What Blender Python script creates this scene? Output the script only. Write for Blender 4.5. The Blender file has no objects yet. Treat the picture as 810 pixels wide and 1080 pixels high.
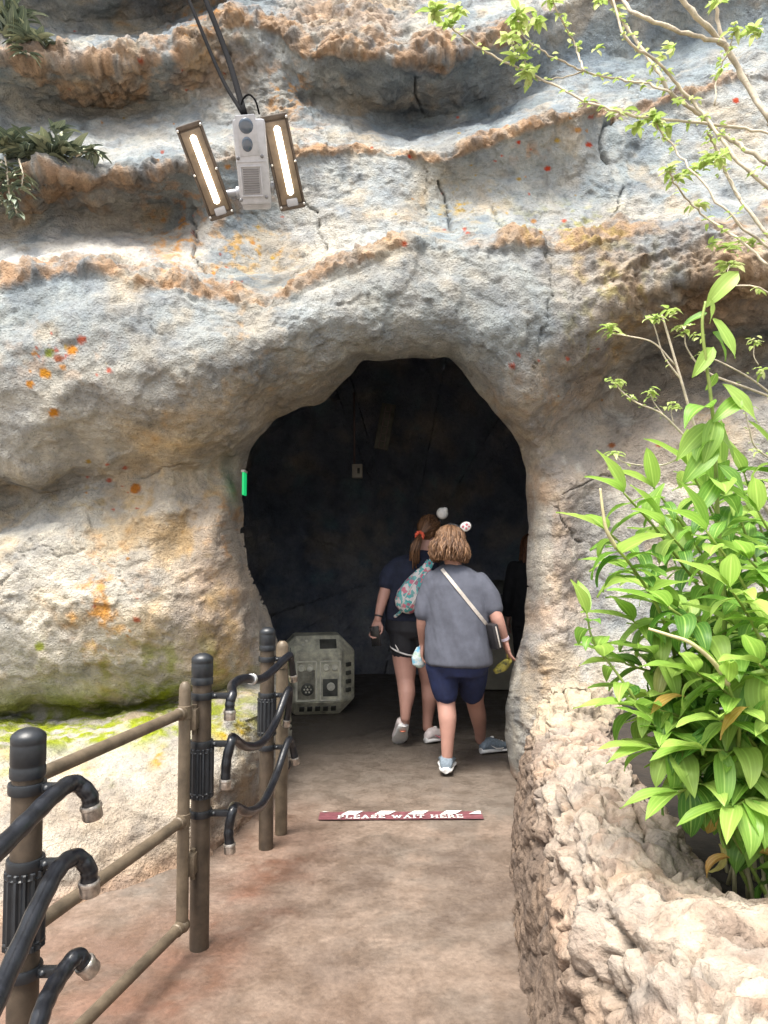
import bpy, bmesh, math, random
import numpy as np
from mathutils import Vector, Matrix, Euler

random.seed(7)
rng = np.random.default_rng(11)
scene = bpy.context.scene
COL = scene.collection
R = math.radians

# ------------------------------------------------------------------ camera, sky, sun, exposure
F = 780.0
HOR = 577.0
PITCH = math.atan((HOR - 540.0) / F)
CAM = Vector((0.0, 0.0, 1.5))
cd = bpy.data.cameras.new('camera')
cam = bpy.data.objects.new('camera', cd)
COL.objects.link(cam)
cam.location = CAM
cam.rotation_euler = (R(90) + PITCH, 0, 0)
cd.sensor_fit = 'VERTICAL'
cd.sensor_height = 36.0
cd.lens = F / 1080.0 * 36.0
cd.clip_start = 0.05
cd.clip_end = 500
scene.camera = cam

w = bpy.data.worlds.new('World')
scene.world = w
w.use_nodes = True
nt = w.node_tree
bg = nt.nodes['Background']
sky = nt.nodes.new('ShaderNodeTexSky')
sky.sky_type = 'NISHITA'
sky.sun_disc = False
SUN_EL, SUN_AZ = 70.0, 212.0
sky.sun_elevation = R(SUN_EL)
sky.sun_rotation = R(SUN_AZ)
sky.air_density = 1.2
sky.dust_density = 4.0
hs = nt.nodes.new('ShaderNodeHueSaturation')
hs.inputs['Saturation'].default_value = 0.35
nt.links.new(sky.outputs[0], hs.inputs['Color'])
nt.links.new(hs.outputs[0], bg.inputs['Color'])
bg.inputs['Strength'].default_value = 0.11

sd = bpy.data.lights.new('sun', 'SUN')
sd.energy = 2.4
sd.angle = R(30)
sd.color = (1.0, 0.95, 0.87)
sun = bpy.data.objects.new('sun', sd)
COL.objects.link(sun)
# direction towards the sun: azimuth measured clockwise from +Y
az, el = R(SUN_AZ), R(SUN_EL)
sdir = Vector((math.sin(az) * math.cos(el), math.cos(az) * math.cos(el), math.sin(el)))
sun.rotation_euler = sdir.to_track_quat('Z', 'Y').to_euler()
sun.location = (0, -4, 12)

vs = scene.view_settings
vs.view_transform = 'Standard'
vs.look = 'None'
vs.exposure = 1.82
vs.gamma = 1.0
try:
    scene.cycles.use_denoising = True
    scene.cycles.max_bounces = 8
    scene.cycles.diffuse_bounces = 4
    scene.cycles.caustics_reflective = False
    scene.cycles.caustics_refractive = False
except Exception:
    pass

# ------------------------------------------------------------------ helpers
CP, SP = math.cos(PITCH), math.sin(PITCH)


def at(px, py, Y):
    """world point at depth Y (metres ahead) on the sight line of a photo pixel"""
    u = (px - 405.0) / F
    v = (540.0 - py) / F
    dx, dy, dz = u, CP - v * SP, SP + v * CP
    s = Y / dy
    return Vector((dx * s, Y, 1.5 + dz * s))


def at_np(px, py, Y):
    u = (px - 405.0) / F
    v = (540.0 - py) / F
    s = Y / (CP - v * SP)
    return u * s, Y, 1.5 + (SP + v * CP) * s


def proj_np(x, y, z):
    zz = z - 1.5
    f = y * CP + zz * SP
    v = -y * SP + zz * CP
    return 405 + F * x / f, 540 - F * v / f


_perm = np.random.default_rng(3).permutation(256)
_perm = np.concatenate([_perm, _perm, _perm])
_grad = np.random.default_rng(4).normal(size=(256, 3))
_grad /= np.linalg.norm(_grad, axis=1)[:, None]


def perlin(x, y, z):
    xi, yi, zi = np.floor(x).astype(int), np.floor(y).astype(int), np.floor(z).astype(int)
    xf, yf, zf = x - xi, y - yi, z - zi
    u, v, ww = [t * t * t * (t * (t * 6 - 15) + 10) for t in (xf, yf, zf)]
    res = 0
    for dx in (0, 1):
        for dy in (0, 1):
            for dz in (0, 1):
                h = _perm[(_perm[(_perm[(xi + dx) & 255] + yi + dy) & 255] + zi + dz) & 255]
                g = _grad[h]
                d = g[..., 0] * (xf - dx) + g[..., 1] * (yf - dy) + g[..., 2] * (zf - dz)
                res = res + d * (u if dx else 1 - u) * (v if dy else 1 - v) * (ww if dz else 1 - ww)
    return res * 1.6


def fbm(x, y, z, f, octs=4, gain=0.5, ridged=False):
    a, s, n = 1.0, 0, 0
    for o in range(octs):
        p = perlin(x * f + 17.3 * o, y * f - 9.1 * o, z * f + 4.7 * o)
        if ridged:
            p = 1 - 2 * np.abs(p)
        s = s + a * p
        n += a
        a *= gain
        f *= 2.03
    return s / n


def sstep(a, b, x):
    t = np.clip((x - a) / (b - a), 0, 1)
    return t * t * (3 - 2 * t)


def tag(o, label=None, cat=None, group=None, kind=None):
    if label: o['label'] = label
    if cat: o['category'] = cat
    if group: o['group'] = group
    if kind: o['kind'] = kind
    return o


def thing(name, label, cat, loc=(0, 0, 0), group=None):
    o = bpy.data.objects.new(name, None)
    COL.objects.link(o)
    o.location = loc
    o.empty_display_size = 0.1
    return tag(o, label, cat, group)


def link(name, me, parent=None, world=True):
    o = bpy.data.objects.new(name, me)
    COL.objects.link(o)
    if parent is not None:
        o.parent = parent
        if parent.type == 'EMPTY':   # geometry is in world coordinates: take the root's place out of it
            o.matrix_parent_inverse = Matrix.Translation(-parent.location)
    return o


def mesh_from(verts, faces, mat=None, smooth=True, name='m'):
    me = bpy.data.meshes.new(name)
    me.from_pydata([tuple(v) for v in verts], [], faces)
    if smooth:
        me.polygons.foreach_set('use_smooth', [True] * len(me.polygons))
    if mat: me.materials.append(mat)
    me.update()
    return me


def grid_mesh(co, nu, nv, mat, keep=None, col=None, name='grid', flip=False):
    """co: (nu*nv,3) ordered u-major; keep: bool per vertex -> faces with any dropped vertex removed"""
    i = np.arange(nu - 1)[:, None] * nv + np.arange(nv - 1)[None, :]
    q = np.stack([i, i + nv, i + nv + 1, i + 1], -1).reshape(-1, 4)
    if flip: q = q[:, ::-1]
    if keep is not None:
        q = q[keep[q].all(1)]
        used = np.zeros(len(co), bool)
        used[q.ravel()] = True
        idx = np.cumsum(used) - 1
        co = co[used]
        if col is not None: col = col[used]
        q = idx[q]
    me = bpy.data.meshes.new(name)
    me.vertices.add(len(co))
    me.vertices.foreach_set('co', co.astype(np.float32).ravel())
    me.loops.add(q.size)
    me.loops.foreach_set('vertex_index', q.astype(np.int32).ravel())
    me.polygons.add(len(q))
    me.polygons.foreach_set('loop_start', np.arange(0, q.size, 4, dtype=np.int32))
    me.polygons.foreach_set('loop_total', np.full(len(q), 4, dtype=np.int32))
    me.polygons.foreach_set('use_smooth', np.ones(len(q), bool))
    me.update(calc_edges=True)
    me.validate()
    if col is not None:
        a = me.color_attributes.new('Col', 'FLOAT_COLOR', 'POINT')
        c4 = np.ones((len(co), 4), np.float32)
        c4[:, :3] = col
        a.data.foreach_set('color', c4.ravel())
    if mat: me.materials.append(mat)
    return me


class MB:
    """collects shapes into one mesh"""
    def __init__(s):
        s.v, s.f = [], []

    def add(s, vs_, fs):
        b = len(s.v)
        s.v += [Vector(v) for v in vs_]
        s.f += [tuple(i + b for i in f) for f in fs]

    def tube(s, pts, rad, n=10, caps=True):
        pts = [Vector(p) for p in pts]
        if not hasattr(rad, '__len__'): rad = [rad] * len(pts)
        vs_, fs = [], []
        up = None
        for i, p in enumerate(pts):
            t = (pts[min(i + 1, len(pts) - 1)] - pts[max(i - 1, 0)])
            if t.length < 1e-9: t = Vector((0, 0, 1))
            t.normalize()
            if up is None:
                up = Vector((0, 0, 1)) if abs(t.z) < 0.9 else Vector((0, 1, 0))
            a = t.cross(up)
            if a.length < 1e-6: a = t.cross(Vector((1, 0, 0)))
            a.normalize()
            b = a.cross(t).normalized()
            up = b
            for k in range(n):
                th = 2 * math.pi * k / n
                vs_.append(p + (a * math.cos(th) + b * math.sin(th)) * rad[i])
        for i in range(len(pts) - 1):
            for k in range(n):
                k2 = (k + 1) % n
                fs.append((i * n + k, i * n + k2, (i + 1) * n + k2, (i + 1) * n + k))
        if caps:
            fs.append(tuple(range(n - 1, -1, -1)))
            fs.append(tuple(range((len(pts) - 1) * n, len(pts) * n)))
        s.add(vs_, fs)
        return s

    def rings(s, secs, n=20, caps=True):
        """secs: list of (centre, rx vector, ry vector)"""
        vs_, fs = [], []
        for c, rx, ry in secs:
            for k in range(n):
                th = 2 * math.pi * k / n
                vs_.append(Vector(c) + Vector(rx) * math.cos(th) + Vector(ry) * math.sin(th))
        m = len(secs)
        for i in range(m - 1):
            for k in range(n):
                k2 = (k + 1) % n
                fs.append((i * n + k, i * n + k2, (i + 1) * n + k2, (i + 1) * n + k))
        if caps:
            fs.append(tuple(range(n - 1, -1, -1)))
            fs.append(tuple(range((m - 1) * n, m * n)))
        s.add(vs_, fs)
        return s

    def lathe(s, c, prof, n=24, axis=Vector((0, 0, 1)), flute=None):
        """prof: list of (r, h) along axis from c"""
        axis = Vector(axis).normalized()
        a = axis.orthogonal().normalized()
        b = axis.cross(a)
        vs_, fs = [], []
        for r, h in prof:
            for k in range(n):
                th = 2 * math.pi * k / n
                rr = r
                if flute and r > flute[0]: rr = r - (flute[1] if k % 4 < 2 else 0)
                vs_.append(Vector(c) + axis * h + (a * math.cos(th) + b * math.sin(th)) * rr)
        m = len(prof)
        for i in range(m - 1):
            for k in range(n):
                k2 = (k + 1) % n
                fs.append((i * n + k, i * n + k2, (i + 1) * n + k2, (i + 1) * n + k))
        fs.append(tuple(range(n - 1, -1, -1)))
        fs.append(tuple(range((m - 1) * n, m * n)))
        s.add(vs_, fs)
        return s

    def box(s, c, size, rot=None, bev=0.0):
        bm = bmesh.new()
        bmesh.ops.create_cube(bm, size=1)
        bmesh.ops.scale(bm, vec=Vector(size), verts=bm.verts)
        if bev: bmesh.ops.bevel(bm, geom=bm.edges[:], offset=bev, segments=2, affect='EDGES', profile=0.6)
        M = Matrix.Translation(Vector(c)) @ (rot.to_4x4() if rot is not None else Matrix())
        bm.verts.ensure_lookup_table()
        vs_ = [M @ v.co for v in bm.verts]
        fs = [tuple(v.index for v in f.verts) for f in bm.faces]
        s.add(vs_, fs)
        bm.free()
        return s

    def ball(s, c, r, seg=12, rot=None):
        r = Vector((r, r, r)) if not hasattr(r, '__len__') else Vector(r)
        bm = bmesh.new()
        bmesh.ops.create_uvsphere(bm, u_segments=seg, v_segments=max(6, seg * 2 // 3), radius=1)
        M = Matrix.Translation(Vector(c)) @ (rot.to_4x4() if rot is not None else Matrix()) @ Matrix.Diagonal((*r, 1))
        bm.verts.ensure_lookup_table()
        s.add([M @ v.co for v in bm.verts], [tuple(v.index for v in f.verts) for f in bm.faces])
        bm.free()
        return s

    def build(s, name, mat, parent=None, smooth=True, sharp=None):
        me = mesh_from(s.v, s.f, mat, smooth, name)
        if sharp is not None:
            try: me.set_sharp_from_angle(angle=R(sharp))
            except Exception: pass
        return link(name, me, parent)


def organic(mb, name, mat, parent, voxel=0.008, smooth=4, fold=None):
    """fuse overlapping shapes into one continuous skin"""
    me = mesh_from(mb.v, mb.f, None, True, name)
    tmp = bpy.data.objects.new('tmp', me)
    COL.objects.link(tmp)
    m = tmp.modifiers.new('r', 'REMESH'); m.mode = 'VOXEL'; m.voxel_size = voxel
    sm = tmp.modifiers.new('s', 'SMOOTH'); sm.factor = 0.5; sm.iterations = smooth
    dg = bpy.context.evaluated_depsgraph_get()
    dg.update()
    out = bpy.data.meshes.new_from_object(tmp.evaluated_get(dg))
    bpy.data.objects.remove(tmp)
    n = len(out.vertices)
    if fold is not None and n:
        co = np.empty(n * 3, np.float32); out.vertices.foreach_get('co', co); co = co.reshape(-1, 3)
        no = np.empty(n * 3, np.float32); out.vertices.foreach_get('normal', no); no = no.reshape(-1, 3)
        d = fold(co)
        co = co + no * d[:, None]
        out.vertices.foreach_set('co', co.astype(np.float32).ravel())
    out.polygons.foreach_set('use_smooth', [True] * len(out.polygons))
    out.materials.clear()
    out.materials.append(mat)
    out.update()
    out.name = name
    return link(name, out, parent)


# ------------------------------------------------------------------ materials
def new_mat(name):
    m = bpy.data.materials.new(name)
    m.use_nodes = True
    t = m.node_tree
    return m, t, t.nodes['Principled BSDF']


def noise_node(t, scale, detail=4, rough=0.6, coord=None):
    n = t.nodes.new('ShaderNodeTexNoise')
    n.inputs['Scale'].default_value = scale
    n.inputs['Detail'].default_value = detail
    n.inputs['Roughness'].default_value = rough
    if coord is not None: t.links.new(coord, n.inputs['Vector'])
    return n


def obj_coord(t):
    return t.nodes.new('ShaderNodeTexCoord').outputs['Object']


def ramp(t, fac, stops):
    r = t.nodes.new('ShaderNodeValToRGB')
    e = r.color_ramp.elements
    e[0].position, e[0].color = stops[0][0], (*stops[0][1], 1)
    e[1].position, e[1].color = stops[-1][0], (*stops[-1][1], 1)
    for p, c in stops[1:-1]:
        x = e.new(p); x.color = (*c, 1)
    t.links.new(fac, r.inputs['Fac'])
    return r.outputs['Color']


def mix(t, fac, a, b, mode='MIX'):
    n = t.nodes.new('ShaderNodeMix'); n.data_type = 'RGBA'; n.blend_type = mode
    if isinstance(fac, (int, float)): n.inputs[0].default_value = fac
    else: t.links.new(fac, n.inputs[0])
    for v, i in ((a, 6), (b, 7)):
        if isinstance(v, (tuple, list)): n.inputs[i].default_value = (*v, 1)
        else: t.links.new(v, n.inputs[i])
    return n.outputs[2]


def bump(t, b, height, strength, dist, prev=None):
    n = t.nodes.new('ShaderNodeBump')
    n.inputs['Strength'].default_value = strength
    n.inputs['Distance'].default_value = dist
    t.links.new(height, n.inputs['Height'])
    if prev is not None: t.links.new(prev, n.inputs['Normal'])
    if b is not None: t.links.new(n.outputs[0], b.inputs['Normal'])
    return n.outputs[0]


def simple(name, col, rough=0.6, metal=0.0, var=0.25, scale=8.0, bumps=0.0, bscale=80, coat=0.0):
    m, t, b = new_mat(name)
    c = obj_coord(t)
    n = noise_node(t, scale, 5, 0.65, c)
    lo = tuple(x * (1 - var) for x in col); hi = tuple(min(1, x * (1 + var)) for x in col)
    t.links.new(ramp(t, n.outputs[0], [(0.3, lo), (0.7, hi)]), b.inputs['Base Color'])
    b.inputs['Roughness'].default_value = rough
    b.inputs['Metallic'].default_value = metal
    if coat: b.inputs['Coat Weight'].default_value = coat
    if bumps:
        n2 = noise_node(t, bscale, 3, 0.6, c)
        bump(t, b, n2.outputs[0], bumps, 0.004)
    return m


def rock_mat(name, fine=1.0, rough=0.9, bstr=1.0):
    """colour attribute Col with speckle and fine stucco relief"""
    m, t, b = new_mat(name)
    c = obj_coord(t)
    a = t.nodes.new('ShaderNodeAttribute'); a.attribute_name = 'Col'
    n1 = noise_node(t, 38 * fine, 6, 0.7, c)
    n2 = noise_node(t, 150 * fine, 3, 0.6, c)
    n3 = noise_node(t, 5 * fine, 5, 0.6, c)
    sp = ramp(t, n1.outputs[0], [(0.30, (0.30, 0.29, 0.29)), (0.46, (0.95, 0.95, 0.95)), (0.56, (1.05, 1.05, 1.05)), (0.70, (1.6, 1.56, 1.5))])
    col = mix(t, 0.4, a.outputs['Color'], sp, 'MULTIPLY')
    sp2 = ramp(t, n3.outputs[0], [(0.36, (0.62, 0.65, 0.70)), (0.47, (0.95, .95, .95)), (0.53, (1.02, 1.02, 1.0)), (0.66, (1.32, 1.26, 1.16))])
    col = mix(t, 0.7, col, sp2, 'MULTIPLY')
    v = t.nodes.new('ShaderNodeTexVoronoi'); v.inputs['Scale'].default_value = 70 * fine
    t.links.new(c, v.inputs['Vector'])
    pit = ramp(t, v.outputs['Distance'], [(0.0, (0.35, 0.33, 0.32)), (0.22, (1, 1, 1))])
    col = mix(t, 0.35, col, pit, 'MULTIPLY')
    t.links.new(col, b.inputs['Base Color'])
    b.inputs['Roughness'].default_value = rough
    b.inputs['Specular IOR Level'].default_value = 0.25
    p = bump(t, None, n1.outputs[0], 1.0 * bstr, 0.020)
    p = bump(t, None, v.outputs['Distance'], 0.6 * bstr, 0.010, p)
    bump(t, b, n2.outputs[0], 0.8 * bstr, 0.006, p)
    return m


M = {}
M['rock'] = rock_mat('painted_rock')
M['cave'] = rock_mat('cave_rock', 0.8, 0.6)
M['planter'] = rock_mat('crumbly_rock', 1.0, 0.95, .6)

# ------------------------------------------------------------------ rock face: strata lines (photo bearing, bearing, metres ahead)
L = [
 # 0 foot
 [(-400,1150,2.3),(-200,1080,2.5),(0,985,2.85),(50,965,2.98),(150,930,3.3),(230,905,3.55),(270,890,3.75),(287,880,4.0),(299,850,4.9),(320,800,5.3),(530,815,5.0),(548,840,4.6),(570,850,4.45),(620,850,4.4),(810,850,4.2),(1100,850,4.0)],
 # 1 top of the low slope
 [(-400,800,3.6),(-200,800,3.7),(0,800,3.85),(100,785,3.95),(180,768,4.05),(240,755,4.15),(275,760,4.25),(295,745,4.9),(320,740,5.3),(530,740,5.0),(545,740,4.75),(575,740,4.5),(620,740,4.5),(810,740,4.2),(1100,740,4.0)],
 # 2 back of mossy shelf
 [(-400,768,4.7),(-200,762,4.7),(0,757,4.55),(100,752,4.58),(180,742,4.66),(230,735,4.8),(280,725,5.0),(320,720,5.3),(530,715,5.0),(545,715,4.78),(575,705,4.55),(620,700,4.6),(810,700,4.3),(1100,700,4.0)],
 # 3 lower rim of the left mass
 [(-400,740,4.3),(-200,735,4.35),(0,738,4.35),(80,728,4.35),(130,733,4.42),(180,722,4.5),(230,712,4.62),(260,700,4.75),(285,680,5.05),(320,690,5.3),(530,690,5.0),(548,690,4.75),(580,685,4.55),(620,670,4.65),(810,670,4.3),(1100,670,4.0)],
 # 4
 [(-400,650,4.1),(-200,650,4.15),(0,650,4.2),(80,640,4.2),(150,640,4.33),(200,645,4.42),(240,640,4.55),(262,630,4.75),(280,620,5.05),(320,620,5.3),(530,620,5.0),(560,620,4.8),(588,615,4.6),(620,600,4.8),(700,600,4.6),(810,600,4.4),(1100,600,4.1)],
 # 5
 [(-400,590,4.3),(-200,590,4.35),(0,588,4.33),(60,575,4.32),(120,588,4.45),(160,570,4.42),(200,570,4.55),(225,560,4.5),(245,555,4.75),(258,550,5.05),(320,540,5.3),(530,540,5.0),(560,540,4.85),(590,530,4.65),(640,500,4.85),(700,470,4.7),(810,450,4.4),(1100,440,4.1)],
 # 6 undercut
 [(-400,530,4.7),(-200,530,4.7),(0,524,4.8),(40,521,4.72),(90,512,4.66),(150,498,4.62),(180,500,4.55),(205,498,4.7),(230,500,4.85),(255,490,5.05),(300,450,5.1),(380,400,5.05),(480,392,5.0),(520,432,4.95),(560,485,4.85),(600,452,4.95),(660,408,5.2),(720,388,5.2),(810,370,5.0),(1100,370,4.8)],
 # 7 lower edge of the lip
 [(-400,500,4.4),(-200,500,4.4),(0,500,4.4),(40,496,4.4),(90,480,4.45),(140,470,4.42),(200,462,4.42),(240,450,4.5),(270,432,4.62),(320,402,4.58),(380,370,4.56),(480,366,4.56),(520,400,4.58),(560,440,4.62),(600,412,4.75),(640,370,4.75),(700,335,4.75),(810,315,4.5),(1100,315,4.2)],
 # 8 face of the lip
 [(-400,400,4.2),(-200,400,4.2),(0,400,4.2),(100,392,4.2),(200,390,4.22),(300,358,4.32),(345,338,4.38),(380,326,4.44),(430,318,4.40),(500,325,4.44),(560,352,4.44),(610,345,4.5),(660,305,4.52),(810,280,4.3),(1100,280,4.0)],
 # 9 crest
 [(-400,310,4.4),(-200,310,4.4),(0,302,4.35),(60,288,4.4),(110,290,4.4),(160,300,4.4),(210,312,4.45),(270,322,4.5),(300,318,4.5),(350,290,4.55),(430,262,4.5),(520,262,4.55),(600,264,4.6),(660,250,4.6),(740,245,4.5),(810,235,4.4),(1100,235,4.1)],
 # 10 back of the ledge
 [(-400,262,5.1),(0,262,5.1),(80,266,5.0),(160,272,5.1),(230,280,5.15),(290,288,5.2),(340,264,5.2),(430,243,5.15),(520,246,5.2),(600,243,5.2),(680,225,5.2),(740,215,5.1),(810,200,5.0),(1100,200,4.8)],
 # 11 upper wall
 [(-400,230,5.3),(0,232,5.3),(60,218,5.35),(120,228,5.55),(170,228,5.65),(203,220,5.5),(225,230,5.3),(260,232,5.4),(340,215,5.38),(430,195,5.4),(470,200,5.5),(520,192,5.4),(600,190,5.42),(640,190,5.35),(680,183,5.42),(810,150,5.2),(1100,150,5.0)],
 # 12 crest two
 [(-400,195,4.95),(0,195,4.95),(50,190,4.95),(100,190,5.05),(150,180,5.1),(200,174,5.15),(260,168,5.3),(320,167,5.42),(400,160,5.5),(460,170,5.4),(500,157,5.3),(560,135,5.22),(620,118,5.3),(635,125,5.5),(700,110,5.5),(810,80,5.4),(1100,80,5.2)],
 # 13
 [(-400,150,5.6),(0,150,5.6),(100,142,5.7),(200,142,5.7),(260,122,5.8),(330,122,5.8),(400,140,5.9),(440,143,6.0),(520,132,5.9),(600,102,5.8),(700,90,5.8),(810,50,5.6),(1100,50,5.4)],
 # 14 hollows
 [(-400,110,5.8),(0,112,5.8),(60,110,5.95),(120,112,6.05),(180,107,5.95),(250,82,5.85),(290,95,5.85),(330,105,5.95),(400,122,6.05),(450,124,6.2),(500,116,6.2),(545,98,6.15),(600,60,6.1),(700,50,6.1),(810,20,5.9),(1100,20,5.7)],
 # 15 crest three
 [(-400,62,5.4),(0,62,5.4),(60,68,5.5),(120,72,5.55),(180,62,5.6),(220,40,5.7),(250,25,5.7),(300,35,5.8),(325,62,5.65),(345,50,5.55),(400,56,5.55),(430,62,5.6),(470,58,5.65),(520,45,5.7),(550,38,5.85),(575,15,5.95),(620,0,6.0),(700,-10,5.9),(810,-40,5.8),(1100,-40,5.6)],
 # 16
 [(-400,40,6.0),(0,40,6.0),(80,48,6.1),(150,48,6.2),(200,28,6.2),(250,3,6.25),(300,10,6.2),(345,20,5.9),(420,18,6.0),(500,10,6.1),(560,-10,6.4),(620,-40,6.5),(810,-90,6.3),(1100,-90,6.0)],
 # 17
 [(-400,15,6.3),(0,15,6.3),(80,24,6.5),(180,14,6.9),(260,-15,6.7),(330,-20,6.5),(420,-25,6.4),(560,-60,6.6),(810,-130,6.4),(1100,-130,6.2)],
 # 18 next overhang
 [(-400,-40,5.8),(0,-40,6.0),(70,-16,6.1),(120,-4,6.0),(170,-4,6.0),(260,-40,6.2),(400,-80,6.2),(810,-190,6.1),(1100,-190,6.0)],
]
CREST = (9, 12, 15)


def axis_grid(a, b, lo, hi, fine, coarse):
    left = np.arange(lo, a, coarse); right = np.arange(b + coarse, hi + coarse, coarse)
    return np.concatenate([left, np.arange(a, b, fine), right])


XS = axis_grid(-3.5, 3.6, -6.0, 6.0, 0.0125, 0.06)
ZS = axis_grid(0.0, 6.3, -0.15, 9.0, 0.0125, 0.06)
NX, NZ = len(XS), len(ZS)

LX = []
for k, l in enumerate(L):
    a = np.array(l, float)
    x, y, z = at_np(a[:, 0], a[:, 1], a[:, 2])
    if k == 0: z = np.full_like(z, -0.15)
    if k == 0: x = a[:, 0] * 0 + (a[:, 0] - 405) / F * a[:, 2]
    o = np.argsort(x)
    x, y, z = x[o], y[o], z[o]
    zz = np.interp(XS, x, z); yy = np.interp(XS, x, y)
    # light smoothing along the stratum
    ker = np.exp(-0.5 * (np.arange(-9, 10) / 3.5) ** 2); ker /= ker.sum()
    if k > 0: zz = np.convolve(np.pad(zz, 9, 'edge'), ker, 'valid')
    yy = np.convolve(np.pad(yy, 9, 'edge'), ker, 'valid')
    wob = fbm(XS, XS * 0 + k * 3.7, XS * 0, 1.9, 4)
    if k > 2: zz = zz + wob * 0.05
    LX.append((zz, yy))
ZK = np.array([a for a, b in LX]); YK = np.array([b for a, b in LX])
for k in range(1, len(L)):
    ZK[k] = np.maximum(ZK[k], ZK[k - 1] + 0.03)
ZK = np.vstack([ZK, np.full((1, NX), 9.2)]); YK = np.vstack([YK, np.full((1, NX), 7.2)])


def pchip(xk, yk, xq):
    h = np.diff(xk); d = np.diff(yk) / h
    m = np.zeros_like(yk)
    w1 = 2 * h[1:] + h[:-1]; w2 = h[1:] + 2 * h[:-1]
    ok = d[1:] * d[:-1] > 0
    with np.errstate(divide='ignore', invalid='ignore'):
        hm = (w1 + w2) / (w1 / d[:-1] + w2 / d[1:])
    m[1:-1] = np.where(ok, hm, 0)
    m[0], m[-1] = d[0], d[-1]
    i = np.clip(np.searchsorted(xk, xq) - 1, 0, len(h) - 1)
    t = np.clip((xq - xk[i]) / h[i], 0, 1)
    return (yk[i] * (2 * t**3 - 3 * t**2 + 1) + h[i] * m[i] * (t**3 - 2 * t**2 + t)
            + yk[i + 1] * (-2 * t**3 + 3 * t**2) + h[i] * m[i + 1] * (t**3 - t**2))


STEP = 0.0135
NSEG = len(ZK) - 1
DEN = 40
dz_ = [np.empty((NX, DEN + 1)) for _ in range(NSEG)]
dy_ = [np.empty((NX, DEN + 1)) for _ in range(NSEG)]
for i in range(NX):
    zq = np.concatenate([np.linspace(ZK[k, i], ZK[k + 1, i], DEN + 1) for k in range(NSEG)])
    yq = pchip(ZK[:, i], YK[:, i], zq).reshape(NSEG, DEN + 1)
    zq = zq.reshape(NSEG, DEN + 1)
    for k in range(NSEG):
        dz_[k][i] = zq[k]; dy_[k][i] = yq[k]
cols_y, cols_z = [], []
inx = (XS > -3.3) & (XS < 3.3)
for k in range(NSEG):
    seg = np.hypot(np.diff(dz_[k], axis=1), np.diff(dy_[k], axis=1))
    arc = np.concatenate([np.zeros((NX, 1)), np.cumsum(seg, 1)], 1)
    tot = np.percentile(arc[inx, -1], 75)
    n = max(3, int(tot / (STEP if k < NSEG - 1 else .12)))
    tq = np.arange(n) / n
    yy = np.empty((NX, n)); zz = np.empty((NX, n))
    for i in range(NX):
        u = tq * arc[i, -1]
        yy[i] = np.interp(u, arc[i], dy_[k][i]); zz[i] = np.interp(u, arc[i], dz_[k][i])
    cols_y.append(yy); cols_z.append(zz)
Yg = np.concatenate(cols_y, 1); Zg = np.concatenate(cols_z, 1)
NZ = Yg.shape[1]
Xg = np.repeat(XS[:, None], NZ, 1)
crest_w = np.zeros((NX, NZ))
for k, (up, dn) in zip(CREST, ((0.26, 0.05), (0.15, 0.045), (0.40, 0.06))):
    dz = Zg - ZK[k][:, None]
    crest_w = np.maximum(crest_w, np.where(dz > 0, 1 - dz / up, 1 + dz / dn).clip(0, 1))

PX, PY = proj_np(Xg, Yg, Zg)


def blob(px, py, rx, ry, X=None, Y=None):
    return np.exp(-(((PX if X is None else X) - px) / rx) ** 2 - (((PY if Y is None else Y) - py) / ry) ** 2)


# surface relief
n_big = fbm(Xg, Yg, Zg, 0.9, 3)
n_mid = fbm(Xg, Yg, Zg, 3.2, 4)
n_sm = fbm(Xg, Yg, Zg, 14.0, 4)
n_r2 = fbm(Xg + 9, Yg, Zg, 4.5, 4, 0.55, ridged=True)
n_rdg = fbm(Xg, Yg, Zg, 7.0, 5, 0.55, ridged=True)
rimon = sstep(-.38, .02, fbm(Xg + 40, Yg, Zg * .6, 1.1, 3))
crumb = np.clip(crest_w * (.35 + .65 * rimon) * (1.0 + 1.3 * n_mid), 0, 1)
crumb = np.maximum(crumb, 0.85 * np.clip(blob(720, 290, 110, 45) * 1.3 + 0.3 * n_mid * blob(720, 290, 110, 45), 0, 1))
crumb = np.maximum(crumb, 0.95 * blob(225, 70, 60, 40))
crumb = np.maximum(crumb, 0.9 * blob(370, 18, 90, 34))
crumb = np.maximum(crumb, 0.6 * blob(300, 120, 60, 30))
calm = np.clip(1 - blob(470, 200, 200, 40), 0.4, 1)
disp = 0.10 * n_big * 0.6 + 0.055 * n_mid * calm + 0.009 * n_sm + 0.014 * (n_r2 - .3) * sstep(-.3, .4, n_mid) + crumb * (0.06 * n_rdg + 0.05 * n_sm)
Pg = np.stack([Xg, Yg, Zg], -1)
nrm = np.cross(np.gradient(Pg, axis=1), np.gradient(Pg, axis=0))
nrm /= np.linalg.norm(nrm, axis=-1)[..., None] + 1e-9
if nrm[..., 1].mean() > 0: nrm = -nrm
nx, ny, nz = nrm[..., 0], nrm[..., 1], nrm[..., 2]
soft = 1.0


def polyline_dist(px, py, pts):
    d = np.full(px.shape, 1e9)
    for (x0, y0), (x1, y1) in zip(pts[:-1], pts[1:]):
        vx, vy = x1 - x0, y1 - y0
        t = np.clip(((px - x0) * vx + (py - y0) * vy) / (vx * vx + vy * vy), 0, 1)
        d = np.minimum(d, np.hypot(px - x0 - t * vx, py - y0 - t * vy))
    return d


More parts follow.
